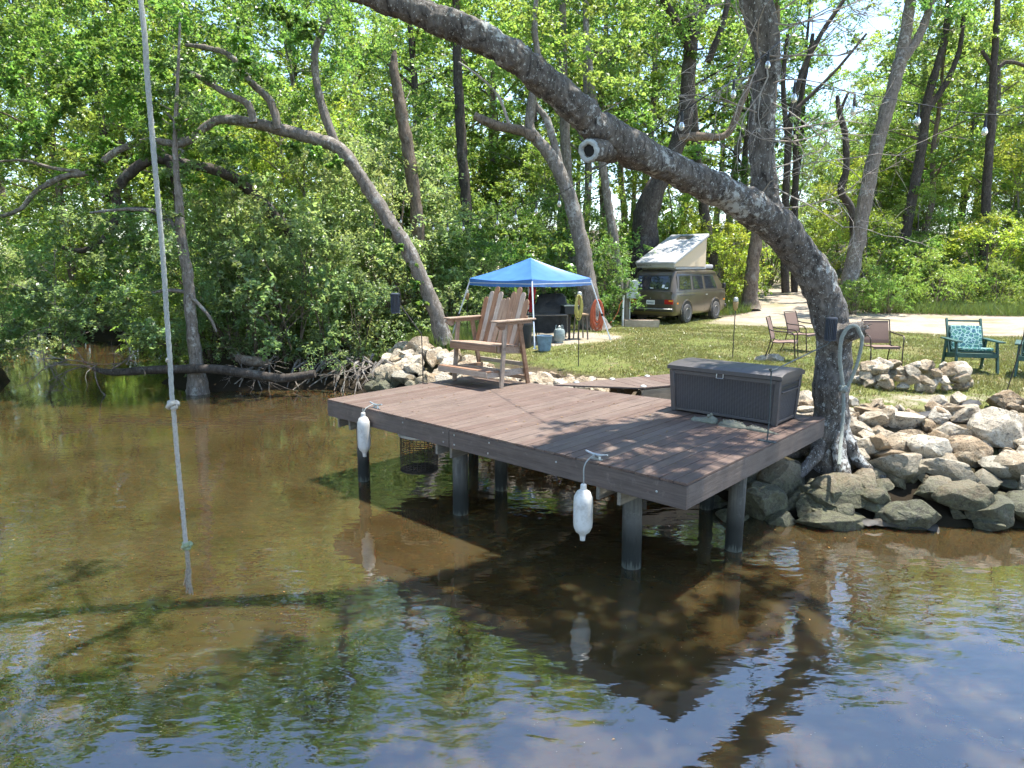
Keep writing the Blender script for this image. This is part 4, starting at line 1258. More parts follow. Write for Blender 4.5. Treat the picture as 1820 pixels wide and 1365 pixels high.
seen_tree('leaning_dark_tree', 'dark trunk leaning left behind the raised van roof', 33.0,
    [(1275, 545, 34), (1268, 480, 26), (1258, 420, 22), (1248, 350, 20), (1238, 260, 16), (1232, 180, 13)], 'bark_dark', (), None)
seen_tree('leaning_road_tree', 'long pale trunk leaning right beside the lane with a high fork', 31.5,
    [(1504, 556, 50), (1508, 520, 38), (1514, 480, 32), (1526, 420, 29), (1538, 350, 28), (1556, 270, 27), (1575, 200, 26), (1595, 130, 25), (1608, 70, 22), (1618, 0, 19), (1630, -90, 14)], 'bark_grey',
    [([(1600, 110, 17), (1630, 70, 15), (1650, 20, 13), (1670, -50, 10)], 31.4)], scatter(19, 22, 1580, 1740, -160, 10, 30, 34, .7, 1.1), 'leaf_a', 0.17, 49)
seen_tree('dead_forked_snag', 'dark crooked dead snag with a forked tip beside the lane', 34.0,
    [(1520, 480, 16), (1515, 380, 15), (1495, 340, 14), (1504, 300, 13), (1502, 240, 12), (1492, 200, 10), (1488, 170, 7)], 'bark_dark', [([(1493, 200, 6), (1503, 175, 5), (1508, 165, 4)], 34)], None)
seen_tree('multi_stem_tree', 'dark forked trunk among the bright bushes right of the leaning pale tree', 37.0,
    [(1608, 470, 22), (1612, 400, 20), (1628, 320, 19), (1640, 250, 18), (1648, 180, 16), (1665, 120, 14), (1680, 60, 12), (1690, -30, 9)], 'bark_dark',
    [([(1645, 200, 12), (1680, 150, 10), (1705, 90, 8), (1712, 30, 6)], 37)], scatter(20, 30, 1590, 1780, -100, 180, 36, 40, .8, 1.3), 'leaf_a', 0.18, 50)
seen_tree('far_right_tree', 'slim dark trunk near the right edge of the woods', 36.0,
    [(1745, 500, 18), (1750, 400, 17), (1756, 300, 16), (1763, 200, 15), (1766, 120, 13), (1772, 40, 11), (1775, -60, 8)], 'bark_dark',
    [([(1766, 130, 8), (1790, 110, 7), (1830, 120, 5)], 36), ([(1765, 120, 7), (1745, 90, 6)], 36)], scatter(21, 24, 1690, 1860, -120, 200, 35, 39, .8, 1.2), 'leaf_a', 0.18, 51)
seen_tree('twin_slim_tree', 'slim grey trunk close behind the upright limb of the leaning tree', 36.0,
    [(1396, 520, 17), (1394, 420, 15), (1398, 320, 14), (1404, 220, 13), (1425, 130, 11), (1460, 60, 9), (1500, 0, 7)], 'bark_dark',
    [([(1400, 250, 9), (1392, 150, 8), (1400, 60, 6)], 36), ([(1408, 200, 8), (1440, 170, 6), (1490, 120, 5), (1540, 60, 4)], 36)], scatter(22, 12, 1400, 1560, -120, 40, 35, 38, .5, .8), 'leaf_a', 0.15, 52, 10, 12)
seen_tree('twin_slim_tree', 'second slim grey trunk right of the upright limb, nearer the lane', 37.0,
    [(1412, 520, 14), (1412, 420, 13), (1414, 320, 12), (1416, 220, 11), (1430, 140, 9), (1445, 60, 7)], 'bark_dark', (), None)

# ------------------------------------------------------------------ woods behind
def forest():
    rng = random.Random(99)
    lf = ['leaf_a', 'leaf_b', 'leaf_b', 'leaf_a']
    k = 0
    # tall trees in rows; a thin gap where the lane runs and sky shows
    for Y, nx, x0, x1 in ((42, 15, -34, 34), (50, 16, -44, 44), (60, 16, -56, 58), (74, 18, -75, 78)):
        for i in range(nx):
            x = x0 + (x1 - x0) * (i + rng.uniform(.15, .85)) / nx
            y = Y + rng.uniform(-3, 3)
            px = CX + F * x / y
            if 1400 < px < 1570:
                continue
            s = rng.uniform(.85, 1.15) * (0.85 if px > 1390 else 1.0)
            side = 'left of the lane' if px < 1400 else 'right of the lane'
            t = thing_tree(k, x, y, s, rng, side)
            k += 1
    for x, y, s in ((-16, 36, 1.0), (-10.5, 34, .9), (-5, 36, 1.0), (-1, 38, 1.05), (4, 36, .9), (-22, 38, 1.0), (-27, 33, .9), (-14.5, 31, .8), (10, 40, .9), (-20, 31, .8)):
        thing_tree(k, x, y, s, rng, 'left of the lane'); k += 1
    for x, y, s in ((29, 55, .95), (33, 57, 1.0), (37, 55, .95), (42, 58, 1.0), (47, 60, 1.05), (35, 64, 1.1), (26.5, 47, .8), (31, 48, .85), (40, 48, .9), (52, 66, 1.1)):
        thing_tree(k, x, y, s, rng, 'right of the lane'); k += 1
    # off-frame trees on the left bank
    for x, y, s in ((-16, 15, .75), (-19, 20, .85), (-23, 25, .95), (-18, 10, .8), (-23, 17, .9), (-27, 24, 1.0), (-32, 30, 1.0)):
        o = plant(TALL[k % 4], 'riverside_tree', (x, y, 0.4), rng.uniform(0, 6.28), s, 'broadleaf tree on the far left river bank', 'tree', 'trees on the far left bank', 'leaf_a', 'bark_dark'); k += 1
def thing_tree(k, x, y, s, rng, side):
    return plant(TALL[k % 4], 'woodland_tree', (x, y, gz(x, y) - 0.1), rng.uniform(0, 6.28), (s, s, s * rng.uniform(.9, 1.1)), 'leafy tree in the %s woods row %s' % ('edge' if y < 38.6 else 'nearest' if y < 46.5 else 'second' if y < 55 else 'third' if y < 67 else 'farthest', side.replace('the ', '')), 'tree',
                 'woodland trees ' + side, ['leaf_a', 'leaf_b', 'leaf_b', 'leaf_a', 'leaf_d'][k % 5], ['bark_grey', 'bark_dark', 'bark_brown'][k % 3])
forest()
def understory():
    rng = random.Random(5)
    spots = []
    for i in range(12):      # left bank thicket behind the arching oak
        spots.append((rng.uniform(-14, -4), rng.uniform(25, 30), rng.uniform(.7, 1.0), 'thicket'))
    for i in range(15):      # behind canopy and van
        spots.append((rng.uniform(-4, 11), rng.uniform(31, 38), rng.uniform(.6, .9), 'lawn'))
    for i in range(26):      # right of the lane
        spots.append((rng.uniform(18, 42), rng.uniform(36, 50), rng.uniform(.6, 1.0), 'right'))
    for i in range(9):
        spots.append((rng.uniform(-30, -13), rng.uniform(29.5, 38), rng.uniform(.7, 1.0), 'river'))
    for px, y, s in ((1405, 58, .9), (1432, 64, 1.0), (1455, 66, .9), (1480, 62, 1.0), (1505, 66, 1.05), (1530, 60, 1.0), (1555, 64, 1.1), (1580, 56, 1.0), (1490, 75, 1.2), (1440, 78, 1.3), (1540, 78, 1.3)):
        spots.append(((px - 910) / 1200 * y, y, s, 'lane'))
    txt = {'lane': 'young tree closing the view at the end of the lane', 'thicket': 'young tree in the dense thicket above the left river bank', 'lawn': 'young leafy tree at the wood edge behind the canopy and van',
           'right': 'young bright green tree at the wood edge right of the lane', 'river': 'young tree overhanging the far river bend'}
    for k, (x, y, s, w) in enumerate(spots):
        d = sdist(SH, np.array([x]), np.array([y]))[0]
        if d < 1.2: continue
        if w != 'lane' and y > 30 and 8 < x < 30 and sdist(ROAD, np.array([x]), np.array([y]))[0] > -1.6: continue
        plant(MID[k % 3], 'young_tree', (x, y, gz(x, y) - 0.1), rng.uniform(0, 6.28), s, txt[w] if w != 'right' else ('young bright green tree at the wood edge right of the lane' if y < 42 else 'young green tree deeper in the woods right of the lane'), 'tree', w + ' saplings', {'thicket': 'leaf_a', 'lawn': 'leaf_b', 'right': 'leaf_b', 'river': 'leaf_b', 'lane': 'leaf_a'}[w] if k % 4 else 'leaf_d', 'bark_grey')
    # bushes
    B = []
    for x, y, s in ((-4.3, 18.9, 0.8), (-5.2, 18.6, 1.0), (-6.1, 18.8, 1.2), (-7.0, 18.6, 1.15), (-7.8, 19.0, 1.15), (-4.4, 21.4, 1.5), (-5.5, 21.4, 1.65), (-6.7, 21.0, 1.75), (-7.9, 20.8, 1.6), (-8.6, 19.4, 1.2), (-3.0, 21.0, 1.1), (-3.2, 22.6, 1.5), (-1.8, 20.8, 0.6), (-4.0, 22.8, 1.9), (-9.2, 21.9, 1.6), (-2.4, 22.6, 1.2)):
        B.append((x, y, s, 'leaf_c', 'waxy green bush in the thicket along the left river bank', 'riverbank bushes'))
    for x, y, s in ((-1.2, 22.8, 1.1), (0.0, 24.2, 1.2), (1.4, 24.8, 1.2), (3.0, 24.6, 0.9), (2.6, 27.8, 1.0), (2.4, 26.6, 1.4), (-0.9, 25.6, 1.5), (5.6, 31.2, 1.2), (4.0, 29.0, 1.5), (1.2, 28.0, 1.6), (-2.2, 24.2, 1.4)):
        B.append((x, y, s, 'leaf_a', 'leafy bush at the wood edge behind the blue canopy', 'bushes behind the canopy'))
    for x, y, s in ((9.6, 32.2, 1.0), (10.6, 33.4, 1.2), (8.4, 33.0, 1.3), (11.0, 35.2, 1.3), (9.6, 36.5, 1.5), (7.2, 34.0, 1.4), (12.4, 37.6, 1.2)):
        B.append((x, y, s, 'leaf_d', 'lime green sunlit bush behind the camper van', 'lime bushes behind the van'))
    for x, y in ((15.0, 29.9), (15.9, 30.4), (16.6, 30.0)):
        B.append((x, y, .62, 'leaf_b', 'low bright bush at the foot of the leaning pale tree', 'bushes at the leaning pale tree'))
    for i in range(16):
        x = 16.6 + i * 1.45 + rng.uniform(-.4, .4)
        B.append((x, 31.6 + rng.uniform(-.6, 1.4), rng.uniform(.55, .85), 'leaf_b', 'low bright bush along the far side of the gravel drive', 'bushes along the drive'))
    for i in range(14):
        x = 18 + i * 1.8 + rng.uniform(-.5, .5)
        B.append((x, 34.5 + rng.uniform(-.6, 1.5), rng.uniform(1.0, 1.5), 'leaf_b' if i % 3 else 'leaf_d', 'tall bright bush behind the low bushes along the drive', 'tall bushes right of the lane'))
    for x, y, s in ((-14.6, 18.2, .9), (-16.4, 21.0, 1.2), (-19.4, 25.4, 1.4), (-21.6, 27.6, 1.5), (-15.6, 16.4, 1.0), (-13.4, 9.0, 1.1), (-14.0, 12.0, 1.2), (-16.0, 13.4, 1.3), (-17.5, 18.0, 1.4), (-13.6, 6.0, 1.1)):
        B.append((x, y, s, 'leaf_c', 'bush hanging over the water at the left edge of the river', 'bushes at the left edge'))
    for x, y, s in ((-10.7, 20.8, .7), (-11.3, 22.8, .8), (-12.4, 24.8, .9), (-13.4, 26.6, 1.0), (-10.7, 22.6, 1.1), (-12.2, 26, 1.2), (-14.0, 29.2, 1.3), (-16.5, 29.8, 1.4), (-20, 32, 1.6), (-24, 35, 1.8), (-28, 38, 2), (-11.2, 24, 1.3), (-33, 40, 2.2), (-14.8, 29.6, 1.5), (-18.2, 30.6, 1.7), (-21.5, 32.4, 1.8), (-25.5, 34, 2.0), (-30, 36, 2.0), (-22, 36, 2.4)):
        B.append((x, y, s, 'leaf_b', 'bush along the far bend of the river', 'bushes at the river bend'))
    for x in (15.0, 16.0, 19.5, 22.5, 26.0): 
        B.append((x, 40 + (x - 15) * 1.6, 1.3, 'leaf_b', 'bush at the side of the lane climbing into the woods', 'bushes along the lane'))
    for k, (x, y, s, lm, lab, grp) in enumerate(B):
        plant(BUSH[k % 4], 'bush', (x, y, gz(x, y) - 0.08), rng.uniform(0, 6.28), (s, s, s * rng.uniform(.9, 1.15)), lab, 'bush', grp, lm, 'bark_brown', ('stems', 'foliage'))
understory()

# ------------------------------------------------------------------ grass and weeds
def blades(name, P, h, w, seed, mat, lean=0.35):
    rs = np.random.RandomState(seed)
    n = len(P)
    a = rs.uniform(0, 2 * math.pi, n)
    hh = h * rs.uniform(0.5, 1.3, n)
    side = np.stack([np.cos(a), np.sin(a), np.zeros(n)], 1) * (w * rs.uniform(.6, 1.3, n))[:, None]
    tip = np.stack([rs.normal(0, lean, n), rs.normal(0, lean, n), np.ones(n)], 1) * hh[:, None]
    V = np.stack([P - side, P + side, P + tip], 1)
    me = bpy.data.meshes.new(name)
    me.vertices.add(n * 3); me.vertices.foreach_set('co', V.ravel())
    me.loops.add(n * 3); me.loops.foreach_set('vertex_index', np.arange(n * 3, dtype=np.int32))
    me.polygons.add(n); me.polygons.foreach_set('loop_start', np.arange(0, n * 3, 3, dtype=np.int32))
    me.update(calc_edges=True)
    at_ = me.attributes.new('rnd', 'FLOAT', 'FACE')
    at_.data.foreach_set('value', rs.uniform(0, 1, n).astype(np.float32))
    o = link(name, me, mat)
    o['kind'] = 'stuff'
    return o
def build_grass():
    rs = np.random.RandomState(1)
    n = 420000
    y = 9.5 + 20 * rs.uniform(0, 1, n) ** 1.3
    x = -3 + (0.85 * y + 4) * rs.uniform(0, 1, n)
    d = sdist(SH, x, y)
    pr = sstep(1.7, 2.6, d) * (1 - sstep(-0.5, 0.3, sdist(ROAD, x, y))) * (1 - sstep(-0.3, 0.3, sdist(PATCH, x, y))) * sstep(-2.0, 0.0, x + 0.55 * (y - 16)) * sstep(29.5, 27.5, y)
    pr *= 1 - np.clip(np.exp(-(((x - 7.0) / 1.6) ** 2 + ((y - 11.0) / 0.55) ** 2)) * 0.95 + np.exp(-(((x - 4.7) / 0.9) ** 2 + ((y - 10.4) / 0.8) ** 2)) * 0.7, 0, 1)
    clump = 0.35 + 0.65 * (np.sin(x * 1.7 + 2 * np.sin(y * 0.9)) * np.sin(y * 1.3 + np.sin(x * 1.1)) > -0.25)
    k = rs.uniform(0, 1, n) < pr * clump
    P = np.stack([x[k], y[k], height(x[k], y[k]) - 0.005], 1)
    o = blades('grass', P, 0.05, 0.008, 2, 'grass', 0.5)
    o['label'] = 'short mown lawn grass around the chairs and canopy'
    # rough weeds along drive far edge, wood edge
    n = 60000
    x = rs.uniform(14, 40, n); y = rs.uniform(29.2, 32.5, n)
    k = (sdist(ROAD, x, y) < -0.2) & (rs.uniform(0, 1, n) < 0.75)
    x2 = rs.uniform(-3.2, -0.2, 9000); y2 = rs.uniform(18.0, 21.5, 9000)
    x3 = rs.uniform(8, 13, 9000); y3 = rs.uniform(29.5, 33, 9000)
    k3 = sdist(ROAD, x3, y3) < -0.1
    X = np.concatenate([x[k], x2, x3[k3]]); Yy = np.concatenate([y[k], y2, y3[k3]])
    o = blades('weeds', np.stack([X, Yy, height(X, Yy) - 0.02], 1), 0.42, 0.012, 3, 'reed', 0.35)
    o['label'] = 'rough tall weeds along the wood edge'
build_grass()

# ------------------------------------------------------------------ rocks
def rock_mat():
    m, nt, out = new_mat('limestone_rock')
    oi = N(nt, 'ShaderNodeObjectInfo')
    v = coords(nt, (1, 1, 1), 'World')
    n1 = noise(nt, v, 3.5, 7, 0.7)
    n2 = noise(nt, v, 16, 6, 0.72)
    n3 = noise(nt, v, 55, 3, 0.6)
    col = mix(nt, (0.25, 0.195, 0.13), (0.49, 0.41, 0.30), ramp(nt, n1, 0.34, 0.62))
    col = mix(nt, col, (0.40, 0.27, 0.12), ramp(nt, n1, 0.60, 0.72, 0, 0.55))
    col = mix(nt, col, (0.11, 0.09, 0.07), ramp(nt, n2, 0.54, 0.64, 0, 0.9))
    n4 = noise(nt, v, 7, 5, 0.65)
    col = mix(nt, col, (0.60, 0.53, 0.42), ramp(nt, n4, 0.56, 0.66, 0, 0.6))
    vo = N(nt, 'ShaderNodeTexVoronoi'); nt.links.new(v, vo.inputs['Vector']); vo.inputs['Scale'].default_value = 26
    col = mix(nt, col, (0.06, 0.05, 0.04), ramp(nt, vo.outputs['Distance'], 0.12, 0.26, 0.75, 0))
    col = hsv_rand(nt, col, oi.outputs['Random'], 0.01, 0.22, 0.3)
    g = N(nt, 'ShaderNodeNewGeometry')
    sp = N(nt, 'ShaderNodeSeparateXYZ')
    nt.links.new(g.outputs['Position'], sp.inputs[0])
    hz = N(nt, 'ShaderNodeMath', operation='MULTIPLY_ADD')
    nt.links.new(n1, hz.inputs[0]); hz.inputs[1].default_value = -0.55; nt.links.new(sp.outputs['Z'], hz.inputs[2])
    wet = ramp(nt, hz.outputs[0], -0.12, 0.26, 1.0, 0.0)
    algae = mix(nt, (0.030, 0.030, 0.022), (0.12, 0.125, 0.07), ramp(nt, n2, 0.38, 0.62))
    algae = mix(nt, algae, (0.20, 0.21, 0.15), ramp(nt, n3, 0.55, 0.7, 0, 0.6))
    f = N(nt, 'ShaderNodeMath', operation='MULTIPLY'); nt.links.new(wet, f.inputs[0]); f.inputs[1].default_value = 0.92
    col = mix(nt, col, algae, f.outputs[0])
    hgt = N(nt, 'ShaderNodeMath', operation='MULTIPLY_ADD')
    nt.links.new(n3, hgt.inputs[0]); hgt.inputs[1].default_value = 0.25; nt.links.new(n2, hgt.inputs[2])
    pbsdf(nt, out, col, ramp(nt, wet, 0, 1, 0.9, 0.5), 0.3, 0, hgt.outputs[0], 1.0, 0.05)
    return m
M['rock'] = rock_mat()
def rock_mesh(seed):
    rng = random.Random(seed)
    bm = bmesh.new()
    bmesh.ops.create_icosphere(bm, subdivisions=4, radius=1.0)
    planes = []
    for i in range(rng.randint(15, 22)):
        d = Vector((rng.gauss(0, 1), rng.gauss(0, 1), rng.gauss(0, 1))).normalized()
        planes.append((d, rng.uniform(0.50, 0.78)))
    offs = [Vector((rng.uniform(-9, 9),) * 3) for _ in range(2)]
    from mathutils import noise as mn
    for v in bm.verts:
        p = v.co.copy()
        for d, k in planes:
            e = p.dot(d) - k
            if e > 0: p -= d * e * 0.97
        p += p.normalized() * (mn.noise(p * 1.8 + offs[0]) * 0.06 + mn.noise(p * 4.5 + offs[1]) * 0.035 + abs(mn.noise(p * 9 + offs[1])) * -0.05 + mn.noise(p * 20 + offs[0]) * 0.012)
        v.co = p
    me = bpy.data.meshes.new('stone')
    bm.to_mesh(me); bm.free()
    me.shade_smooth()
    me.set_sharp_from_angle(angle=R(24))
    me.materials.append(M['rock'])
    return me
ROCKS = [rock_mesh(200 + i) for i in range(9)]
def stone(root, p, s, rng, rot=None, me=None):
    o = bpy.data.objects.new('stone', me or rng.choice(ROCKS))
    COL.objects.link(o)
    o.parent = root
    o.location = Vector(p) - root.location
    o.rotation_euler = rot if rot is not None else (rng.uniform(-.5, .5), rng.uniform(-.5, .5), rng.uniform(0, 6.28))
    o.scale = s
    return o
def build_rocks():
    rng = random.Random(31)
    # right bank riprap
    root = thing('riprap_bank', 'bank of pale limestone boulders at the water below the leaning tree', 'rock bank', (5.5, 8.6, 0))
    big = [((1508, 852), 7.95, .52, .32, .26, .1), ((1592, 828), 8.25, .42, .27, .24, -.5), ((1690, 838), 8.15, .50, .24, .24, -.6), ((1622, 905), 7.62, .40, .32, .22, .1), ((1478, 905), 7.62, .52, .30, .19, .0),
           ((1762, 912), 7.6, .34, .30, .26, .2), ((1728, 800), 8.6, .34, .26, .20, -.5), ((1395, 850), 8.3, .38, .30, .30, .3), ((1345, 890), 8.0, .40, .36, .33, .2), ((1660, 800), 8.55, .36, .26, .24, -.2),
           ((1540, 795), 8.7, .30, .22, .20, 0), ((1610, 790), 8.8, .32, .22, .18, .1), ((1795, 830), 8.2, .36, .32, .30, .2), ((1780, 760), 8.9, .42, .34, .30, .1), ((1810, 900), 7.75, .36, .34, .28, 0), ((1690, 770), 9.0, .34, .24, .2, -.1),
           ((1600, 745), 9.5, .42, .30, .20, .2), ((1545, 735), 9.6, .26, .22, .16, .1), ((1720, 735), 9.6, .36, .28, .22, .2), ((1790, 715), 9.9, .36, .3, .24, .1), ((1448, 812), 8.75, .22, .2, .18, 0), ((1500, 812), 8.6, .24, .22, .18, .1),
           ((1700, 880), 7.85, .36, .3, .24, .1), ((1430, 940), 7.45, .30, .24, .14, .1), ((1310, 930), 7.9, .30, .28, .2, .3), ((1265, 905), 8.4, .34, .3, .24, .4), ((1390, 905), 7.75, .26, .26, .2, 0), ((1745, 860), 8.1, .34, .26, .26, .8), ((1560, 880), 7.85, .3, .26, .2, .5), ((1660, 870), 7.95, .3, .26, .22, .3)]
    for (px, Y, a, b, c, rz) in big:
        Y *= 1.045
        p = at(px[0], px[1], Y)
        g = gz(p.x, p.y)
        p.z = min(p.z, g + c * 0.75)
        stone(root, p, (a * 1.02, b * 1.08, c * 1.02), rng, (rng.uniform(-.25, .25), rng.uniform(-.25, .25) + 0.1, rz))
    for i in range(285):
        x = rng.uniform(2.4, 9.5)
        t = rng.uniform(0, 1)
        y0 = float(np.interp(x, [2.4, 3.0, 4.0, 5.2, 6.6, 11], [10.0, 8.9, 8.5, 8.3, 8.25, 7.4])) - .45
        y = y0 + t * 2.75
        if x < 4.0 and y > 9.6: continue
        if abs(x - 4.25) < .34 and abs(y - 9.0) < .3: continue
        s = rng.uniform(.10, .26) * (1.25 - 0.45 * t)
        g = gz(x, y)
        stone(root, (x, y, g + s * rng.uniform(.1, .55) + (0.10 if rng.random() < .3 else 0)), (s * rng.uniform(.9, 1.4), s * rng.uniform(.8, 1.1), s * rng.uniform(.6, .9)), rng)
    # left pile by the arching oak
    root = thing('boulder_pile', 'pile of pale boulders at the water beyond the tall chair', 'rock bank', (-2.6, 17.2, 0))
    for i in range(150):
        x = rng.uniform(-3.5, -0.5)
        y0 = float(np.interp(x, [-4.4, -2.8, -1.5, 0], [17.7, 16.2, 14.4, 12.7])) - .35
        t = rng.uniform(-.1, 1)
        y = y0 + t * 2.6
        s = rng.uniform(.14, .36)
        hump = 0.25 * math.exp(-((x + 2.2) / 0.9) ** 2) * max(0, t)
        stone(root, (x, y, gz(x, y) + s * .35 + hump), (s * rng.uniform(.9, 1.3), s * rng.uniform(.8, 1.1), s * rng.uniform(.65, .95)), rng)
    # low rocks along the dock's back edge
    root = thing('dock_edge_rocks', 'strip of small pale rocks between the dock back edge and the lawn', 'rock bank', (0.6, 12.8, 0))
    for i in range(150):
        t = rng.uniform(0, 1)
        x = -0.5 + 2.6 * t + rng.uniform(-.3, .3)
        y = 13.1 - 1.5 * t + rng.uniform(-.25, 1.3) * (1 - .5 * t)
        if y < 11.75 and x > .9: continue
        s = rng.uniform(.08, .22)
        stone(root, (x, y, max(gz(x, y) + s * .3, .70 + .10 * rng.random())), (s * rng.uniform(.9, 1.4), s * rng.uniform(.8, 1.1), s * rng.uniform(.6, .9)), rng)
    # fire ring
    c = Vector((7.2, 11.95, gz(7.2, 11.95)))
    root = thing('fire_ring', 'oval ring of stacked pale stones on the lawn before the green chairs', 'fire pit', c)
    for lay in range(3):
        n = 24 - lay * 3
        for k in range(n):
            a = 2 * math.pi * (k + .4 * lay) / n + rng.uniform(-.08, .08)
            rx, ry = 0.92 - .06 * lay, 0.55 - .05 * lay
            s = rng.uniform(.10, .19)
            stone(root, c + Vector((rx * math.cos(a) + rng.uniform(-.08, .08), ry * math.sin(a) + rng.uniform(-.06, .06), .06 + lay * .125)), (s * rng.uniform(.95, 1.4), s, s * rng.uniform(.65, .9)), rng)
    # single boulder topping the ring and rock at the right edge
    c = bp(1370, 640, gz(5.5, 14.2)); 
    o = bpy.data.objects.new('flat_stone', ROCKS[2]); COL.objects.link(o)
    o.location = (c.x, c.y, gz(c.x, c.y) + .05); o.scale = (.45, .3, .14)
    tag(o, 'low flat pale stone on the lawn before the leftmost patio chair', 'rock')
build_rocks()

# ------------------------------------------------------------------ patio chairs
def sling_chair():
    root = thing('patio_chair', 'x', 'chair', (0, 0, 0), 0, 'brown sling patio chairs')
    W = 0.28
    # faces -y ; seat about 0.42 high
    def curved(name, pts, w, th, mat):
        vs, fs = [], []
        k = len(pts)
        for (y, z) in pts:
            for sx in (-w, w):
                vs.append((sx, y, z))
        for (y, z) in pts:
            for sx in (-w, w):
                vs.append((sx, y + th * .4, z - th))
        for i in range(k - 1):
            a = 2 * i
            fs.append((a, a + 1, a + 3, a + 2))
            b = 2 * k + a
            fs.append((b + 2, b + 3, b + 1, b))
            fs.append((a, a + 2, b + 2, b)); fs.append((a + 1, b + 1, b + 3, a + 3))
        fs.append((0, 2 * k, 2 * k + 1, 1)); fs.append((2 * k - 2, 2 * k - 1, 4 * k - 1, 4 * k - 2))
        return MB().add(vs, fs).build(name, mat, root)
    curved('seat', [(-0.27, 0.395), (-0.24, 0.43), (-0.15, 0.435), (0.0, 0.415), (0.12, 0.405), (0.2, 0.42)], W - .02, 0.012, 'sling')
    curved('backrest', [(0.21, 0.47), (0.23, 0.55), (0.27, 0.70), (0.31, 0.82), (0.345, 0.92)], W - .025, 0.012, 'sling')
    for s in (-1, 1):
        MB().tube(spline([(s * W, 0.35, 0.945), (s * W, 0.29, 0.75), (s * W, 0.23, 0.52), (s * W, 0.20, 0.43), (s * W, 0.05, 0.41), (s * W, -0.15, 0.43), (s * W, -0.26, 0.425)], 4), 0.012, 7).build('side_rail', 'bronze', root)
        MB().tube(spline([(s * (W + .01), 0.22, 0.50), (s * (W + .015), 0.27, 0.25), (s * (W + .03), 0.36, 0.0)], 4), 0.013, 7).build('leg', 'bronze', root)
        MB().tube(spline([(s * (W + .03), -0.30, 0.0), (s * (W + .035), -0.27, 0.3), (s * (W + .05), -0.25, 0.58)], 3), 0.013, 7).build('leg', 'bronze', root)
        MB().tube(spline([(s * W, 0.27, 0.70), (s * (W + .06), 0.18, 0.67), (s * (W + .065), -0.05, 0.655), (s * (W + .06), -0.19, 0.64), (s * (W + .05), -0.25, 0.57)], 4), 0.014, 7).build('arm', 'bronze', root)
    MB().tube([(-W, 0.35, 0.945), (W, 0.35, 0.945)], 0.011, 7).build('top_bar', 'bronze', root)
    MB().tube([(-W, -0.26, 0.42), (W, -0.26, 0.42)], 0.011, 7).build('front_bar', 'bronze', root)
    return root
pc = sling_chair()
spots = [(5.95, 14.75, R(62), 'brown sling patio chair turned sideways, leftmost of the three, near the storage box'),
         (7.02, 16.3, R(40), 'brown sling patio chair half hidden behind the leaning tree trunk'),
         (7.72, 14.05, R(-4), 'brown sling patio chair facing the river beyond the fire ring')]
for i, (x, y, a, lab) in enumerate(spots):
    o = pc if i == 0 else copy_tree(pc)
    o.location = (x, y, gz(x, y)); o.rotation_euler = (0, 0, a); o['label'] = lab

def green_chair():
    m, nt, out = new_mat('leaf_print_cushion')
    v = coords(nt, (1, 1, 1))
    vo = N(nt, 'ShaderNodeTexVoronoi', feature='DISTANCE_TO_EDGE'); nt.links.new(v, vo.inputs['Vector']); vo.inputs['Scale'].default_value = 13
    n1 = noise(nt, v, 11, 3, 0.6, dist=2.5)
    col = mix(nt, (0.035, 0.09, 0.15), (0.07, 0.20, 0.15), ramp(nt, n1, 0.42, 0.55))
    col = mix(nt, col, (0.33, 0.48, 0.44), ramp(nt, vo.outputs['Distance'], 0.03, 0.10, 0.85, 0.0))
    pbsdf(nt, out, col, 0.85, 0.2, 0, n1, 0.2, 0.01)
    M['cushion'] = m
    root = thing('garden_chair', 'x', 'chair', (0, 0, 0), 0, 'green wooden garden chairs')
    def bm_(name, a, b, w, h, up=(0, 0, 1)):
        return MB().beam(a, b, w, h, up).build(name, 'greenwood', root, bevel=0.006)
    W = 0.35
    for s in (-1, 1):
        bm_('leg', (s * W, -0.42, 0.0), (s * W, -0.24, 0.60), 0.07, 0.038, (1, 0, 0))
        bm_('leg', (s * W, 0.34, 0.0), (s * W, 0.26, 0.60), 0.07, 0.038, (1, 0, 0))
        bm_('seat_rail', (s * (W - .04), -0.34, 0.36), (s * (W - .04), 0.36, 0.27), 0.035, 0.10)
        bm_('armrest', (s * (W + .01), -0.44, 0.615), (s * (W + .01), 0.40, 0.615), 0.12, 0.03)
        bm_('back_post', (s * (W - .045), 0.16, 0.28), (s * (W - .045), 0.52, 1.0), 0.06, 0.035, (1, 0, 0))
    for k in range(6):
        y = -0.30 + k * 0.10
        bm_('seat_slat', (-W + .06, y, 0.415 - 0.13 * (y + .3)), (W - .06, y, 0.415 - 0.13 * (y + .3)), 0.085, 0.02)
    bm_('front_apron', (-W, -0.36, 0.35), (W, -0.36, 0.35), 0.03, 0.09)
    bm_('top_bar', (-W + .06, 0.495, 0.955), (W - .06, 0.495, 0.955), 0.03, 0.035)
    for k in range(5):
        x = -0.24 + k * 0.12
        bm_('back_slat', (x, 0.235, 0.36), (x, 0.47, 0.86), 0.10, 0.02, (0, -1, .4))
    def cushion(name, c, s, rx):
        o = MB().box((0, 0, 0), s).build(name, 'cushion', root, bevel=0.03, seg=3)
        o.location = c; o.rotation_euler = (rx, 0, 0)
    cushion('seat_cushion', (0, -0.06, 0.435), (0.56, 0.56, 0.07), R(-7))
    cushion('back_cushion', (0, 0.285, 0.64), (0.56, 0.07, 0.50), R(-25))
    return root
gc = green_chair()
for i, (x, y, a, lab) in enumerate([(9.05, 13.25, R(-14), 'green wooden garden chair with leaf-print cushions behind the fire ring'), (9.92, 12.55, R(-38), 'green wooden garden chair cut off by the right picture edge')]):
    o = gc if i == 0 else copy_tree(gc)
    o.location = (x, y, gz(x, y)); o.rotation_euler = (0, 0, a); o['label'] = lab
p = bp(1785, 700, .9)
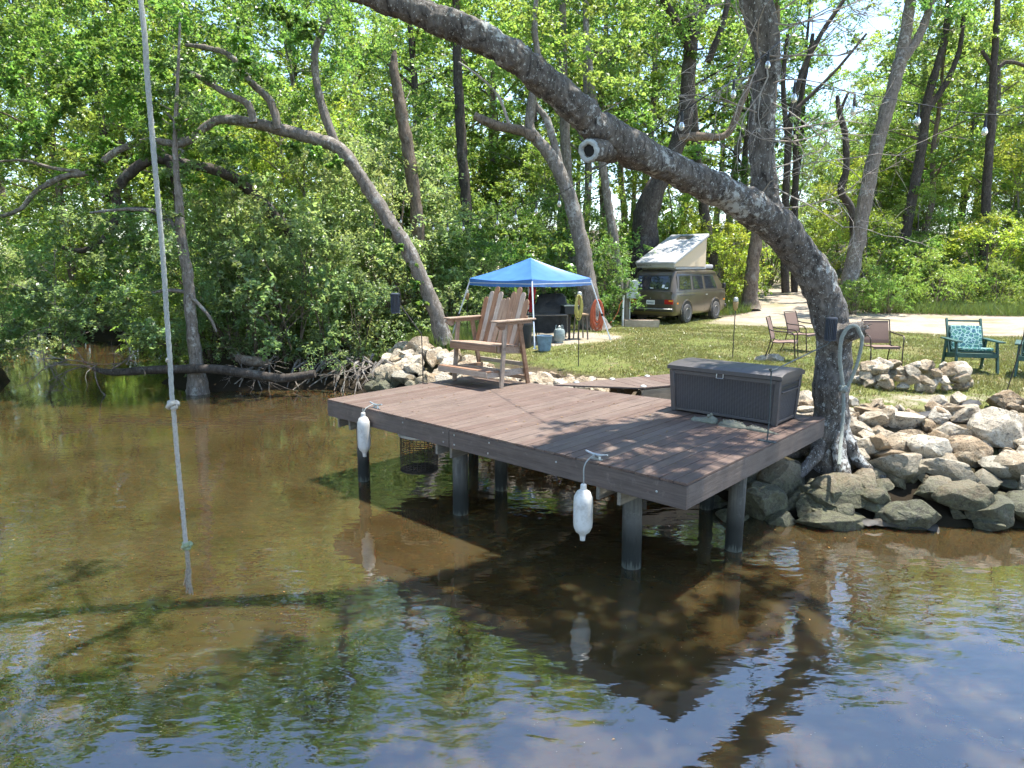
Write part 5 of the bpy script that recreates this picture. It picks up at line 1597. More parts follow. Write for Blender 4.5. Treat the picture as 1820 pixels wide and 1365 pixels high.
o = thing('garden_stake', 'thin rusty stake leaning in the lawn before the rightmost green chair', 'stake', (p.x, p.y, gz(p.x, p.y)))
MB().tube([(0, 0, -.05), (.12, 0, .6), (.24, 0.02, 1.25)], 0.009, 6).build('rod', 'rust', o)
MB().lathe([(.012, 0), (.018, .01), (.012, .03)], (.24, .02, 1.25), 8).build('tip', 'rust', o)

# ------------------------------------------------------------------ pop-up canopy and what stands under it
def build_canopy():
    m, nt, out = new_mat('blue_canopy_fabric')
    v = coords(nt, (1, 1, 1))
    n1 = noise(nt, v, 3, 4, 0.6)
    col = mix(nt, (0.038, 0.125, 0.36), (0.058, 0.175, 0.44), ramp(nt, n1, 0.3, 0.7))
    p = pbsdf(nt, out, col, 0.38, 0.6, 0, n1, 0.15, 0.03)
    M['bluefab'] = m
    cx, cy_ = 0.51, 19.1
    g = gz(cx, cy_)
    root = thing('pop_up_canopy', 'blue pop-up canopy on slanted metal legs on the lawn', 'canopy', (cx, cy_, g))
    e, zE, zP = 1.70, 1.72, 2.28
    cor = [Vector((0, -e, zE)), Vector((e, 0, zE)), Vector((0, e, zE)), Vector((-e, 0, zE))]
    peak = Vector((0.0, 0, zP))
    vs, fs = [], []
    n = 8
    for i in range(4):
        a, b = cor[i], cor[(i + 1) % 4]
        o0 = len(vs)
        for r in range(n + 1):
            t = r / n
            for c in range(n + 1):
                s = c / n
                q = a.lerp(b, s).lerp(peak, t)
                sag = 0.10 * math.sin(math.pi * s) * (1 - t) ** 1.2 + 0.06 * math.sin(math.pi * t) * (1 if 0 < c < n else .55)
                q = q - Vector((0, 0, sag))
                vs.append(q)
        for r in range(n):
            for c in range(n):
                fs.append((o0 + r * (n + 1) + c, o0 + r * (n + 1) + c + 1, o0 + (r + 1) * (n + 1) + c + 1, o0 + (r + 1) * (n + 1) + c))
    MB().add(vs, fs).build('roof_fabric', 'bluefab', root)
    # valance, hanging 0.2 below the eave
    for i in range(4):
        a, b = cor[i], cor[(i + 1) % 4]
        vs = []
        for c in range(17):
            s = c / 16
            q = a.lerp(b, s) * 1.003
            q.z = zE - 0.06 * math.sin(math.pi * s) + .004
            w = Vector((q.x, q.y, 0)).normalized() * 0.012 * math.sin(s * 40)
            vs += [q, q + w * .5 - Vector((0, 0, 0.10)), q + w - Vector((0, 0, 0.19 - 0.03 * math.sin(math.pi * s)))]
        fs = []
        for c in range(16):
            for r in range(2):
                fs.append((3 * c + r, 3 * c + 3 + r, 3 * c + 4 + r, 3 * c + 1 + r))
        MB().add(vs, fs).build('valance', 'bluefab', root)
    feet = [(0.06, -2.25, 0), (2.28, -0.02, 0), (0, 2.2, 0), (-2.25, -0.05, 0)]
    for c, f in zip(cor, feet):
        t = c * 0.99 - Vector((0, 0, .03))
        MB().beam(f, tuple(t), 0.034, 0.034, (1, 0.3, 0)).build('leg', 'pole', root, bevel=.003)
        k = Vector(f).lerp(t, .42)
        MB().box(k, (.055, .055, .07)).build('leg_clip', 'black', root, bevel=.005)
        MB().box(Vector(f) + Vector((0, 0, .01)), (.09, .09, .015)).build('foot_plate', 'pole', root)
    for i in range(4):
        MB().beam(cor[i] - Vector((0, 0, .12)), cor[(i + 1) % 4] - Vector((0, 0, .12)), .02, .02).build('truss_bar', 'pole', root)
    # red cloth on the far leg
    q = cor[2] - Vector((0, .12, .25))
    vs = []
    for r in range(9):
        for c in range(5):
            vs.append(q + Vector((c * .05 + .02 * math.sin(r * 1.2), -.03 * math.sin(c * 2 + r), -r * .10)))
    fs = [(r * 5 + c, r * 5 + c + 1, r * 5 + c + 6, r * 5 + c + 5) for r in range(8) for c in range(4)]
    t = thing('red_cloth', 'narrow red cloth hanging on the far canopy leg', 'cloth', (cx, cy_, g))
    MB().add(vs, fs).build('cloth_panel', 'red', t)
    G = lambda x, y: (x, y, gz(x, y))
    # covered grill
    x, y = 1.15, 19.7
    o = thing('covered_grill', 'barbecue grill under a crumpled black cover beneath the canopy', 'grill', G(x, y), -.2)
    rng = random.Random(2)
    vs, fs = [], []
    sec = [(0.02, .50, .26), (.45, .50, .27), (.82, .52, .28), (.86, .44, .26), (1.02, .42, .24), (1.14, .30, .16)]
    nn = 20
    for (z, a, b) in sec:
        for j in range(nn):
            t_ = 2 * math.pi * j / nn
            cxs, sns = math.cos(t_), math.sin(t_)
            k = (abs(cxs) ** 4 + abs(sns) ** 4) ** -.25
            k *= 1 + rng.uniform(-.05, .05)
            vs.append((a * cxs * k, b * sns * k, z + .12 + rng.uniform(-.02, .02)))
    for i in range(len(sec) - 1):
        for j in range(nn):
            fs.append((i * nn + j, i * nn + (j + 1) % nn, (i + 1) * nn + (j + 1) % nn, (i + 1) * nn + j))
    fs.append(tuple((len(sec) - 1) * nn + j for j in range(nn)))
    MB().add(vs, fs).build('cover', 'tarp', o)
    for sx in (-.4, .4):
        for sy in (-.2, .2):
            MB().tube([(sx, sy, 0), (sx, sy, .3)], .018, 6).build('leg', 'black', o)
    # folding table with pale top
    x, y = 0.9, 18.75
    o = thing('folding_table', 'narrow folding table with pale edge beside the covered grill', 'table', G(x, y), .12)
    MB().box((0, 0, .72), (1.2, .5, .03)).build('table_top', 'oldpost', o, bevel=.004)
    for sx in (-.52, .52):
        for sy in (-.2, .2):
            MB().tube([(sx, sy, 0), (sx * .96, sy, .71)], .016, 6).build('leg', 'black', o)
    # small charcoal grill on a post
    x, y = 1.62, 19.05
    o = thing('charcoal_grill', 'small square black charcoal grill on a post under the canopy', 'grill', G(x, y), .25)
    MB().box((0, 0, .82), (.42, .36, .24)).build('fire_box', 'black', o, bevel=.02)
    MB().box((0, 0, .95), (.46, .40, .02)).build('grate', 'metal', o)
    MB().tube([(0, 0, 0), (0, 0, .70)], .035, 8).build('post', 'rust', o)
    x, y = 1.95, 19.15
    o = thing('wooden_sawhorse', 'small wooden trestle beside the black charcoal grill', 'trestle', G(x, y), .2)
    MB().box((0, 0, .70), (.30, .5, .04)).build('top', 'plank', o, bevel=.004)
    for sx in (-.11, .11):
        for sy in (-.2, .2):
            MB().beam((sx * 1.3, sy * 1.1, 0), (sx, sy, .68), .035, .035, (1, 0, 0)).build('leg', 'oldpost', o)
    # propane tank
    x, y = 1.28, 18.25
    o = thing('propane_tank', 'squat grey propane tank standing under the canopy', 'gas bottle', G(x, y))
    MB().lathe([(.11, 0), (.11, .03), (.13, .05), (.152, .10), (.152, .30), (.13, .36), (.05, .385), (.04, .40)], (0, 0, 0), 20).build('tank_body', 'tank', o)
    MB().lathe([(.022, .39), (.03, .41), (.03, .44), (.012, .455)], (0, 0, 0), 10).build('valve', 'metal', o)
    for a in (0, 2.1, 4.2):
        MB().tube([(.10 * math.cos(a + k * .3), .10 * math.sin(a + k * .3), .37 + (.1 if 0 < k < 4 else 0)) for k in range(5)], .008, 6).build('collar', 'tank', o)
    # bucket and bins near the tall chair
    x, y = 0.82, 16.95
    o = thing('blue_bucket', 'dusty blue bucket holding oddments by the near canopy leg', 'bucket', G(x, y))
    MB().lathe([(.15, 0), (.155, .02), (.19, .36), (.205, .365), (.205, .39), (.18, .392), (.17, .36), (.14, .05)], (0, 0, 0), 22).build('bucket_body', 'bluebucket', o)
    MB().tube([(.2 * math.cos(t_), .03, .38 - .14 * math.sin(t_)) for t_ in np.linspace(0, math.pi, 12)], .005, 5).build('bail', 'metal', o)
    x, y = 0.28, 17.6
    o = thing('dark_bin', 'dark plastic bin with lid behind the tall chair', 'bin', G(x, y), .1)
    MB().lathe([(.20, 0), (.22, .02), (.25, .62), (.27, .63), (.27, .68), (.20, .72), (.03, .73)], (0, 0, 0), 20).build('bin_body', 'black', o)
    MB().lathe([(.275, .60), (.28, .63), (.275, .66)], (0, 0, 0), 20).build('bin_rim', 'tarp', o)
    x, y = 0.95, 17.6
    o = thing('red_can', 'small red and white can on the ground between bin and tank', 'can', G(x, y))
    MB().lathe([(.07, 0), (.072, .01), (.072, .22), (.06, .25), (.025, .27), (.025, .30)], (0, 0, 0), 14).build('can_body', 'orange', o)
    MB().lathe([(.0735, .08), (.0735, .16)], (0, 0, 0), 14).build('can_band', 'white', o)
build_canopy()

# ------------------------------------------------------------------ torches
def torch(px, foot_y, top_y, label, Y=None, canister=True):
    b = bp(px, foot_y, 0.9) if Y is None else at(px, foot_y, Y)
    b.z = gz(b.x, b.y)
    t = at(px, top_y, b.y)
    h = t.z - b.z
    o = thing('garden_torch', label, 'torch', b, 0, 'garden torches')
    MB().tube([(0, 0, -.05), (0, 0, h - .28)], .011, 7).build('pole', 'rust', o)
    MB().lathe([(.02, h - .30), (.05, h - .24), (.062, h - .12), (.055, h - .10)], (0, 0, 0), 12).build('fuel_bowl', 'bamboo', o)
    MB().lathe([(.057, h - .10), (.06, h - .09), (.05, h - .02), (.02, h)], (0, 0, 0), 12).build('cap', 'metal', o)
    return o
torch(1302, 637, 528, 'garden torch with bronze bowl standing on the lawn behind the storage box')
torch(1028, 640, 518, 'garden torch hung with yellow line on the lawn right of the canopy')
torch(831, 600, 515, 'garden torch behind the tall chair near the left canopy leg', 19.6)
def coil(name, label, cat, c, rx, rz, n, r, mat, seed, tilt=0.0):
    rng = random.Random(seed)
    o = thing(name, label, cat, c)
    mb = MB()
    pts = []
    for k in range(n * 18):
        a = 2 * math.pi * k / 18
        q = 1 - .55 * ((k // 18) / n) + .08 * math.sin(k * .21) + rng.uniform(-.02, .02)
        pts.append((rx * q * math.sin(a) + rng.uniform(-.006, .006), .05 * math.sin(k * .13), -rz * (.4 + .6 * q) + rz * (.4 + .6 * q) * math.cos(a)))
    mb.tube(pts, r, 6)
    mb.build('coiled_loops', mat, o)
    MB().tube([(-.01, .0, -.08), (0, -.02, 0.0), (.012, .0, -.1)], r * 1.3, 6).build('hanging_loop', mat, o)
    return o
c = at(1029, 524, 13.95)
coil('line_coil', 'coil of yellow line hanging on the garden torch right of the canopy', 'rope', c, .075, .25, 11, .011, 'yellow', 3)
c = at(1062, 532, 21.5)
coil('hose_coil', 'coil of orange hose hanging against the pale forked tree', 'hose', c, .20, .52, 13, .018, 'orange', 4)

# ------------------------------------------------------------------ utility post, pipe, planter
c = Vector((4.25, 25.2, gz(4.25, 25.2)))
o = thing('utility_post', 'weathered wooden utility post with grey meter boxes left of the van', 'post', c)
MB().lathe([(.15, -.2), (.14, .8), (.135, 1.72), (.12, 1.74)], (0, 0, 0), 12).build('post', 'oldpost', o)
MB().box((.22, -.12, 1.48), (.30, .16, .38)).build('meter_box', 'grey_box', o, bevel=.01)
MB().box((.16, -.14, 1.13), (.42, .18, .24)).build('outlet_box', 'grey_box', o, bevel=.01)
MB().lathe([(.07, 0), (.07, .05), (.05, .08)], (.38, -.24, 1.13), 12, (0, -1, 0)).build('meter_dial', 'glassb', o)
MB().tube([(.1, -.14, 1.0), (.1, -.15, .5), (.12, -.16, .0)], .02, 6).build('conduit', 'grey_box', o)
c = Vector((3.98, 24.3, gz(3.98, 24.3)))
o = thing('standpipe', 'white plastic standpipe left of the utility post', 'pipe', c)
MB().tube([(0, 0, 0), (0, 0, 1.05)], .035, 10).build('pipe', 'white', o)
MB().lathe([(.045, 1.03), (.045, 1.10), (.03, 1.12)], (0, 0, 0), 10).build('pipe_cap', 'white', o)
o = thing('garden_hose', 'thin red hose drooping from the standpipe to the ground', 'hose', c + Vector((-.02, -.05, 0)))
MB().tube(spline([(0, 0, .95), (-.12, -.1, .8), (-.2, -.1, .5), (-.45, -.15, .15), (-.9, -.3, .02)], 5), .014, 6).build('hose_line', 'orange', o)
MB().lathe([(.02, 0), (.022, .03), (.015, .05)], (0, 0, .94), 8).build('hose_fitting', 'metal', o)
c = Vector((4.58, 23.9, gz(4.58, 23.9)))
o = thing('wooden_trough', 'long low wooden trough on the ground behind the van', 'trough', c, -.12)
L_, D_, H_ = 1.2, .45, .26
for y in (-D_ / 2, D_ / 2):
    MB().box((0, y, H_ / 2), (L_, .03, H_)).build('side_board', 'plank', o, bevel=.004)
for x in (-L_ / 2 + .03, L_ / 2 - .2):
    MB().box((x, 0, H_ / 2), (.03, D_ - .04, H_ - .03)).build('end_board', 'plank', o, bevel=.004)
MB().box((-.1, 0, H_ - .02), (L_ - .22, D_ - .04, .02)).build('lid_board', 'oldpost', o, bevel=.003)

# ------------------------------------------------------------------ camper van
def build_van():
    m, nt, out = new_mat('bronze_van_paint')
    v = coords(nt, (1, 1, 1))
    n1 = noise(nt, v, 2.5, 5, .6)
    col = mix(nt, (0.075, 0.060, 0.040), (0.105, 0.083, 0.055), ramp(nt, n1, .3, .7))
    sp = N(nt, 'ShaderNodeSeparateXYZ'); nt.links.new(v, sp.inputs[0])
    dz = N(nt, 'ShaderNodeMath', operation='MULTIPLY_ADD'); nt.links.new(n1, dz.inputs[0]); dz.inputs[1].default_value = .5; nt.links.new(sp.outputs['Z'], dz.inputs[2])
    col = mix(nt, col, (0.17, 0.135, 0.085), ramp(nt, dz.outputs[0], .55, .85, .75, 0))
    p = pbsdf(nt, out, col, .28, .5, .25)
    p.inputs['Coat Weight'].default_value = .4
    p.inputs['Coat Roughness'].default_value = .12
    M['van'] = m
    M['vantrim'] = pm('van_dark_trim', (.045, .04, .036), .45, .2, 15, bstr=0, rnd=0)
    M['vanglass'] = pm('van_dark_glass', (.018, .022, .028), .04, .3, 3, bstr=0, rnd=0, spec=.9)
    M['poptop'] = pm('white_fibreglass', (.36, .36, .36), .45, .08, 6, bstr=.1, rnd=0, dirt=(.35, .35, .33), dirt_amt=.4)
    M['canvas'] = pm('beige_canvas', (.52, .42, .29), .85, .1, 20, bstr=.3, rnd=0)
    M['tyre'] = pm('dusty_tyre', (.075, .07, .065), .9, .3, 20, bstr=.3, rnd=0)
    M['rim'] = pm('grey_rim', (.20, .20, .19), .45, .2, 20, metal=.5, bstr=0, rnd=0)
    M['amber'] = pm('amber_lens', (.70, .26, .03), .25, .1, 10, bstr=0, rnd=0)
    M['redlens'] = pm('red_lens', (.32, .018, .015), .25, .2, 10, bstr=0, rnd=0)
    head = Vector((math.sin(R(40)), math.cos(R(40)), 0))
    rw = Vector((6.60, 26.3, 0))          # right rear wheel contact
    right = Vector((head.y, -head.x, 0))
    c = rw - right * 0.80
    g = gz(rw.x, rw.y)
    root = thing('camper_van', 'bronze brown camper van with raised pop-top roof parked beyond the lawn', 'van', (c.x, c.y, g), math.atan2(head.y, head.x))
    root.scale = (1.08, 1.08, 1.08)
    # local: x forward, y left, z up. origin under the rear axle
    lev = [(.30, -.88, 3.36, .84), (.40, -.95, 3.46, .905), (.62, -.97, 3.49, .92), (.98, -.96, 3.47, .92), (1.10, -.94, 3.43, .905), (1.14, -.92, 3.40, .895),
           (1.78, -.70, 2.78, .775), (1.84, -.66, 2.70, .74), (1.90, -.55, 2.50, .62)]
    def lerp_lev(z):
        for i in range(len(lev) - 1):
            if lev[i][0] <= z <= lev[i + 1][0]:
                t = (z - lev[i][0]) / (lev[i + 1][0] - lev[i][0])
                return [lev[i][k] + (lev[i + 1][k] - lev[i][k]) * t for k in range(4)]
        return list(lev[-1])
    vs, fs = [], []
    nc = 5
    ring_n = nc * 4
    for (z, x0, x1, hw) in lev:
        r = .16
        cs = [(x1 - r, hw - r, 0), (x0 + r, hw - r, 90), (x0 + r, -hw + r, 180), (x1 - r, -hw + r, 270)]
        for (cx_, cy__, a0) in cs:
            for k in range(nc):
                a = R(a0 + 90 * k / (nc - 1))
                vs.append((cx_ + r * math.cos(a), cy__ + r * math.sin(a), z))
    for i in range(len(lev) - 1):
        for j in range(ring_n):
            fs.append((i * ring_n + j, i * ring_n + (j + 1) % ring_n, (i + 1) * ring_n + (j + 1) % ring_n, (i + 1) * ring_n + j))
    fs.append(tuple(range(ring_n - 1, -1, -1))); fs.append(tuple((len(lev) - 1) * ring_n + j for j in range(ring_n)))
    MB().add(vs, fs).build('body', 'van', root)
    def side_pt(x, z, s, off=.006):
        L = lerp_lev(z)
        return Vector((x, s * (L[3] + off), z))
    def side_panel(name, xs, z0, z1, s, mat, off=.006, parent=root, bot=None):
        # xs: (x0 at z0, x1 at z0, x1 at z1, x0 at z1)
        q = [side_pt(xs[0], z0, s, off), side_pt(xs[1], z0, s, off), side_pt(xs[2], z1, s, off), side_pt(xs[3], z1, s, off)]
        inn = [p_ - Vector((0, s * .03, 0)) for p_ in q]
        return MB().add(q + inn, [(0, 1, 2, 3), (7, 6, 5, 4), (0, 4, 5, 1), (1, 5, 6, 2), (2, 6, 7, 3), (3, 7, 4, 0)]).build(name, mat, parent)
    def rear_panel(name, y0, y1, z0, z1, mat, off=.008, parent=root, ny=1, taper=0):
        vs, fs = [], []
        for (z, tp) in ((z0, 0), (z1, taper)):
            L = lerp_lev(z)
            for y in (y0 + tp, y1 - tp):
                vs.append((L[1] - off, y, z))
        vs += [(a + .03, b, c_) for a, b, c_ in vs]
        return MB().add(vs, [(0, 1, 3, 2), (4, 6, 7, 5), (0, 4, 5, 1), (2, 3, 7, 6), (0, 2, 6, 4), (1, 5, 7, 3)]).build(name, mat, parent)
    # glazing: frames (trim) and panes
    for s in (-1, 1):
        for (a, b, a2, b2) in ((-.62, .42, -.50, .44), (.52, 1.42, .52, 1.40), (1.52, 2.62, 1.50, 2.34)):
            f = side_panel('side_window', (a, b, b2, a2), 1.17, 1.70, s, 'vantrim', .005)
            side_panel('pane', (a + .06, b - .06, b2 - .06, a2 + .06), 1.21, 1.665, s, 'vanglass', .012, f)
        # thin chrome beltline, sliding rail, door seams
        side_panel('trim_strip', (-.80, 3.3, 3.3, -.80), 1.105, 1.125, s, 'vantrim', .004)
        side_panel('slide_rail', (-.62, .62, .62, -.62), .985, 1.015, s, 'vantrim', .006)
        for x in (.50, 1.47, 2.62):
            side_panel('door_seam', (x, x + .012, x + .012, x), .42, 1.12, s, 'vantrim', .003)
        side_panel('door_handle', (1.52, 1.66, 1.66, 1.52), .96, 1.0, s, 'metal', .02)
        side_panel('vent', (-.72, -.66, -.60, -.66), 1.25, 1.66, s, 'vantrim', .006)
        side_panel('side_marker', (3.18, 3.30, 3.30, 3.18), .72, .78, s, 'amber', .006)
        side_panel('side_marker', (-.78, -.68, -.68, -.78), .70, .76, s, 'amber', .006)
        MB().box((3.0, s * .99, 1.28), (.12, .12, .2)).build('mirror', 'black', root, bevel=.02)
        # wheel arches and wheels
        for x in (0.0, 2.46):
            MB().lathe([(.0, 0), (.42, 0), (.42, .012), (.0, .013)], (x, s * .912, .40), 24, (0, s, 0)).build('wheel_arch', 'black', root)
            pts = [(x + .43 * math.cos(t), s * .918, .40 + .43 * math.sin(t)) for t in np.linspace(-.15, math.pi + .15, 17)]
            MB().tube(pts, .028, 6).build('arch_lip', 'van', root)
            w = MB().lathe([(.20, 0), (.30, -.005), (.335, .02), (.345, .06), (.345, .17), (.335, .205), (.30, .22), (.20, .21)], (x, s * .76, .345), 28, (0, s, 0)).build('wheel', 'tyre', root)
            MB().lathe([(.205, .20), (.20, .222), (.17, .205), (.14, .17), (.06, .18), (.05, .20), (.02, .205)], (x, s * .76, .345), 24, (0, s, 0)).build('rim', 'rim', w)
            for k in range(8):
                a = 2 * math.pi * k / 8
                MB().lathe([(.026, 0), (.024, .006)], (x + .155 * math.cos(a), s * (.76 + .188), .345 + .155 * math.sin(a)), 8, (0, s, 0)).build('rim_hole', 'black', w)
    # rear hatch
    rear_panel('rear_hatch', -.80, .80, .66, 1.13, 'van', .012)
    f = rear_panel('rear_window', -.72, .72, 1.17, 1.70, 'vantrim', .006, taper=.06)
    rear_panel('pane', -.66, .66, 1.21, 1.665, 'vanglass', .014, f, taper=.055)
    for (y, z, w, h) in ((.50, 1.52, .06, .05), (.56, 1.38, .07, .05), (.45, 1.33, .05, .06), (-.42, 1.32, .10, .10), (-.55, 1.26, .12, .04), (.02, 1.255, .14, .03)):
        rear_panel('sticker', y - w / 2, y + w / 2, z - h / 2, z + h / 2, 'white', .018, f)
    pl = rear_panel('number_plate', -.16, .16, .68, .83, 'white', .03)
    for k in range(6):
        rear_panel('plate_mark', -.12 + k * .042, -.095 + k * .042, .72, .78, 'bluebucket', .034, pl)
    for s in (-1, 1):
        t = rear_panel('tail_light', min(s * .54, s * .86), max(s * .54, s * .86), .70, .86, 'redlens', .018)
        rear_panel('indicator', min(s * .70, s * .85), max(s * .70, s * .85), .79, .85, 'amber', .024, t)
    rear_panel('plate_panel', -.52, .52, .645, .86, 'vantrim', .010)
    MB().lathe([(.018, 0), (.018, .02)], (-.99, 0, .90), 10, (-1, 0, 0)).build('hatch_lock', 'metal', root)
    MB().box((-1.03, 0, .50), (.12, 1.80, .13)).build('rear_bumper', 'vantrim', root, bevel=.03)
    MB().box((-1.095, 0, .535), (.015, 1.76, .03)).build('bumper_strip', 'metal', root, bevel=.004)
    MB().box((3.52, 0, .50), (.12, 1.80, .14)).build('front_bumper', 'vantrim', root, bevel=.03)
    # windscreen
    a, b = lerp_lev(1.18), lerp_lev(1.70)
    q = [(a[2] + .008, -.74, 1.18), (a[2] + .008, .74, 1.18), (b[2] + .008, .66, 1.70), (b[2] + .008, -.66, 1.70)]
    MB().add(q + [(x - .03, y, z) for x, y, z in q], [(0, 1, 2, 3), (7, 6, 5, 4), (0, 4, 5, 1), (1, 5, 6, 2), (2, 6, 7, 3), (3, 7, 4, 0)]).build('windscreen', 'vanglass', root)
    MB().tube([(-.62, -.80, 1.79), (2.7, -.80, 1.79)], .014, 6).build('gutter', 'vantrim', root)
    MB().tube([(-.62, .80, 1.79), (2.7, .80, 1.79)], .014, 6).build('gutter', 'vantrim', root)
    # pop-top, hinged at the rear, raised at the front
    MB().box((.75, 0, 1.945), (2.5, 1.36, .10)).build('roof_base', 'poptop', root, bevel=.02)
    a = Vector((-.80, 0, 2.05)); b = Vector((1.95, 0, 3.12))
    d = (b - a); L = d.length; ang = math.atan2(d.z, d.x)
    o = MB().box((0, 0, 0), (L, 1.56, .13)).build('pop_top', 'poptop', root, bevel=.045, seg=3)
    mat = Matrix.Translation((a + b) / 2 + Vector((0, 0, .05))) @ Matrix.Rotation(-ang, 4, 'Y')
    o.matrix_local = mat
    for y in (-.5, -.3, -.1, .1, .3, .5):
        r_ = MB().box((0, 0, 0), (L - .9, .05, .012)).build('roof_rib', 'poptop', o, bevel=.004)
        r_.location = (-.15, y, .066)
    sk = MB().box((0, 0, 0), (.40, .58, .02)).build('roof_vent', 'vantrim', o, bevel=.008)
    sk.location = (1.05, 0, .07)
    lip = MB().box((0, 0, 0), (.10, 1.50, .20)).build('rear_lip', 'poptop', o, bevel=.03)
    lip.location = (-L / 2 + .05, 0, -.07)
    # canvas walls
    s_ = .70
    za = 2.0
    tri = lambda y: [(-.70, y, za), (1.88, y, za), (1.88, y, 3.05), (-.70, y, 2.06)]
    for y in (-s_, s_):
        q = tri(y); q2 = [(x, y * .97, z) for x, _, z in q]
        MB().add(q + q2, [(0, 1, 2, 3), (7, 6, 5, 4), (0, 4, 5, 1), (1, 5, 6, 2), (2, 6, 7, 3), (3, 7, 4, 0)]).build('canvas_wall', 'canvas', root)
    MB().box((1.88, 0, 2.52), (.02, 1.40, 1.04)).build('canvas_wall', 'canvas', root)
    MB().box((2.32, 0, 2.0), (.72, 1.34, .16)).build('luggage_rack', 'poptop', root, bevel=.05, seg=2)
    # lettering on the rear lip of the pop-top
    cu = bpy.data.curves.new('lettering', 'FONT')
    cu.body = 'WESTFALIA'
    cu.size = .10
    cu.extrude = .002
    cu.space_character = 1.15
    to = bpy.data.objects.new('lettering_tmp', cu)
    COL.objects.link(to)
    me = bpy.data.meshes.new_from_object(to.evaluated_get(bpy.context.evaluated_depsgraph_get()))
    bpy.data.objects.remove(to)
    me.name = 'lettering'
    lo = link('lettering', me, 'vantrim', o)
    lo.matrix_local = Matrix.Translation((-L / 2 - .006, .70, -.10)) @ Matrix.Rotation(-math.pi / 2, 4, 'Z') @ Matrix.Rotation(math.pi / 2, 4, 'X')
build_van()

# ------------------------------------------------------------------ ropes
def rope_strands(mb, pts, r, seg=6, twist=5.0):
    """three-strand laid rope"""
    sp = spline(pts, 14)
    n = len(sp)
    L = 0.0
    for q in range(3):
        out = []
        L = 0.0
        for i, p_ in enumerate(sp):
            if i: L += (p_ - sp[i - 1]).length
            a = L * twist / r * 0.10 + q * 2 * math.pi / 3
            t = (sp[min(i + 1, n - 1)] - sp[max(i - 1, 0)]).normalized()
            x = t.cross(Vector((0, 1, 0.01))).normalized()
            y = t.cross(x)
            out.append(p_ + (x * math.cos(a) + y * math.sin(a)) * r * .30)
        mb.tube(out, r * .72, seg)
def knot(mb, c, R_, r, seed, ax=(0, 0, 1)):
    rng = random.Random(seed)
    q = Vector((0, 0, 1)).rotation_difference(Vector(ax))
    pts = []
    for k in range(26):
        t = 2 * math.pi * k / 26
        pts.append(Vector(c) + q @ Vector(((R_ * .62 + R_ * .35 * math.cos(3 * t)) * math.cos(2 * t), (R_ * .62 + R_ * .35 * math.cos(3 * t)) * math.sin(2 * t), R_ * .55 * math.sin(3 * t))))
    mb.tube(pts, r, 8, closed=True)
def build_ropes():
    Y = 4.6
    top = at(240, -180, Y); 
    P = [at(x, y, Y) for x, y in ((250, 0), (262, 140), (275, 290), (289, 450), (297, 570), (302, 640), (306, 715))]
    P2 = [at(x, y, Y) for x, y in ((308, 725), (316, 820), (324, 900), (330, 965))]
    end = at(334, 975, Y), at(337, 1020, Y), at(336, 1042, Y)
    base = P2[-1]
    root = thing('rope_swing', 'long knotted swing rope hanging over the river in the foreground', 'rope', (base.x, base.y, end[2].z))
    o = root.location.copy()
    tp = Vector((P[0].x - .14, P[0].y + .1, 6.05))
    mb = MB(); rope_strands(mb, [p - o for p in [tp, *P]], .0175); mb.build('upper_rope', 'rope2', root)
    mb = MB(); rope_strands(mb, [p - o for p in [P[-1], *P2]], .0165); mb.build('lower_rope', 'rope', root)
    mb = MB(); knot(mb, at(307, 720, Y) - o, .034, .0165, 1); mb.build('knot', 'rope', root)
    mb = MB(); knot(mb, at(300, 640, Y) - o, .016, .009, 3); mb.build('splice', 'rope', root)
    mb = MB(); knot(mb, at(332, 970, Y) - o, .030, .0155, 2); mb.build('knot', 'algae_rope', root)
    mb = MB(); rope_strands(mb, [at(332, 975, Y) - o, at(334, 1000, Y) - o, at(336, 1030, Y) - o], .016); 
    rng = random.Random(6)
    for k in range(26):
        e = at(336 + rng.uniform(-9, 9), 1042 + rng.uniform(-6, 16), Y) - o
        mb.tube([at(335, 1012, Y) - o + Vector((rng.uniform(-.012, .012), rng.uniform(-.015, .015), 0)), e + Vector((0, rng.uniform(-.03, .03), 0))], [.006, .003], 5)
    mb.build('frayed_end', 'frayed', root)
    # rope looped over the broken stub
    Y = 8.46
    a = [at(x, y, Y) for x, y in ((1532, 600), (1522, 581), (1507, 583), (1495, 605), (1493, 640), (1496, 670), (1499, 690))]
    b = [at(x, y, Y + .03) for x, y in ((1533, 596), (1530, 620), (1522, 650), (1510, 680), (1501, 694))]
    c = [at(x, y, yy) for x, y, yy in ((1499, 692, 8.46), (1499, 730, 8.42), (1496, 770, 8.35), (1493, 800, 8.2), (1491, 826, 8.05))]
    root = thing('looped_rope', 'thick pale rope looped over the broken branch stub and knotted below', 'rope', c[-1])
    o = c[-1]
    for nm, pts, r in (('front_strand', a, .026), ('back_strand', b, .022), ('tail', c, .023)):
        mb = MB(); rope_strands(mb, [p - o for p in pts], r); mb.build(nm, 'rope3', root)
    mb = MB(); knot(mb, at(1499, 691, 8.45) - o, .045, .024, 5); mb.build('knot', 'rope3', root)
build_ropes()

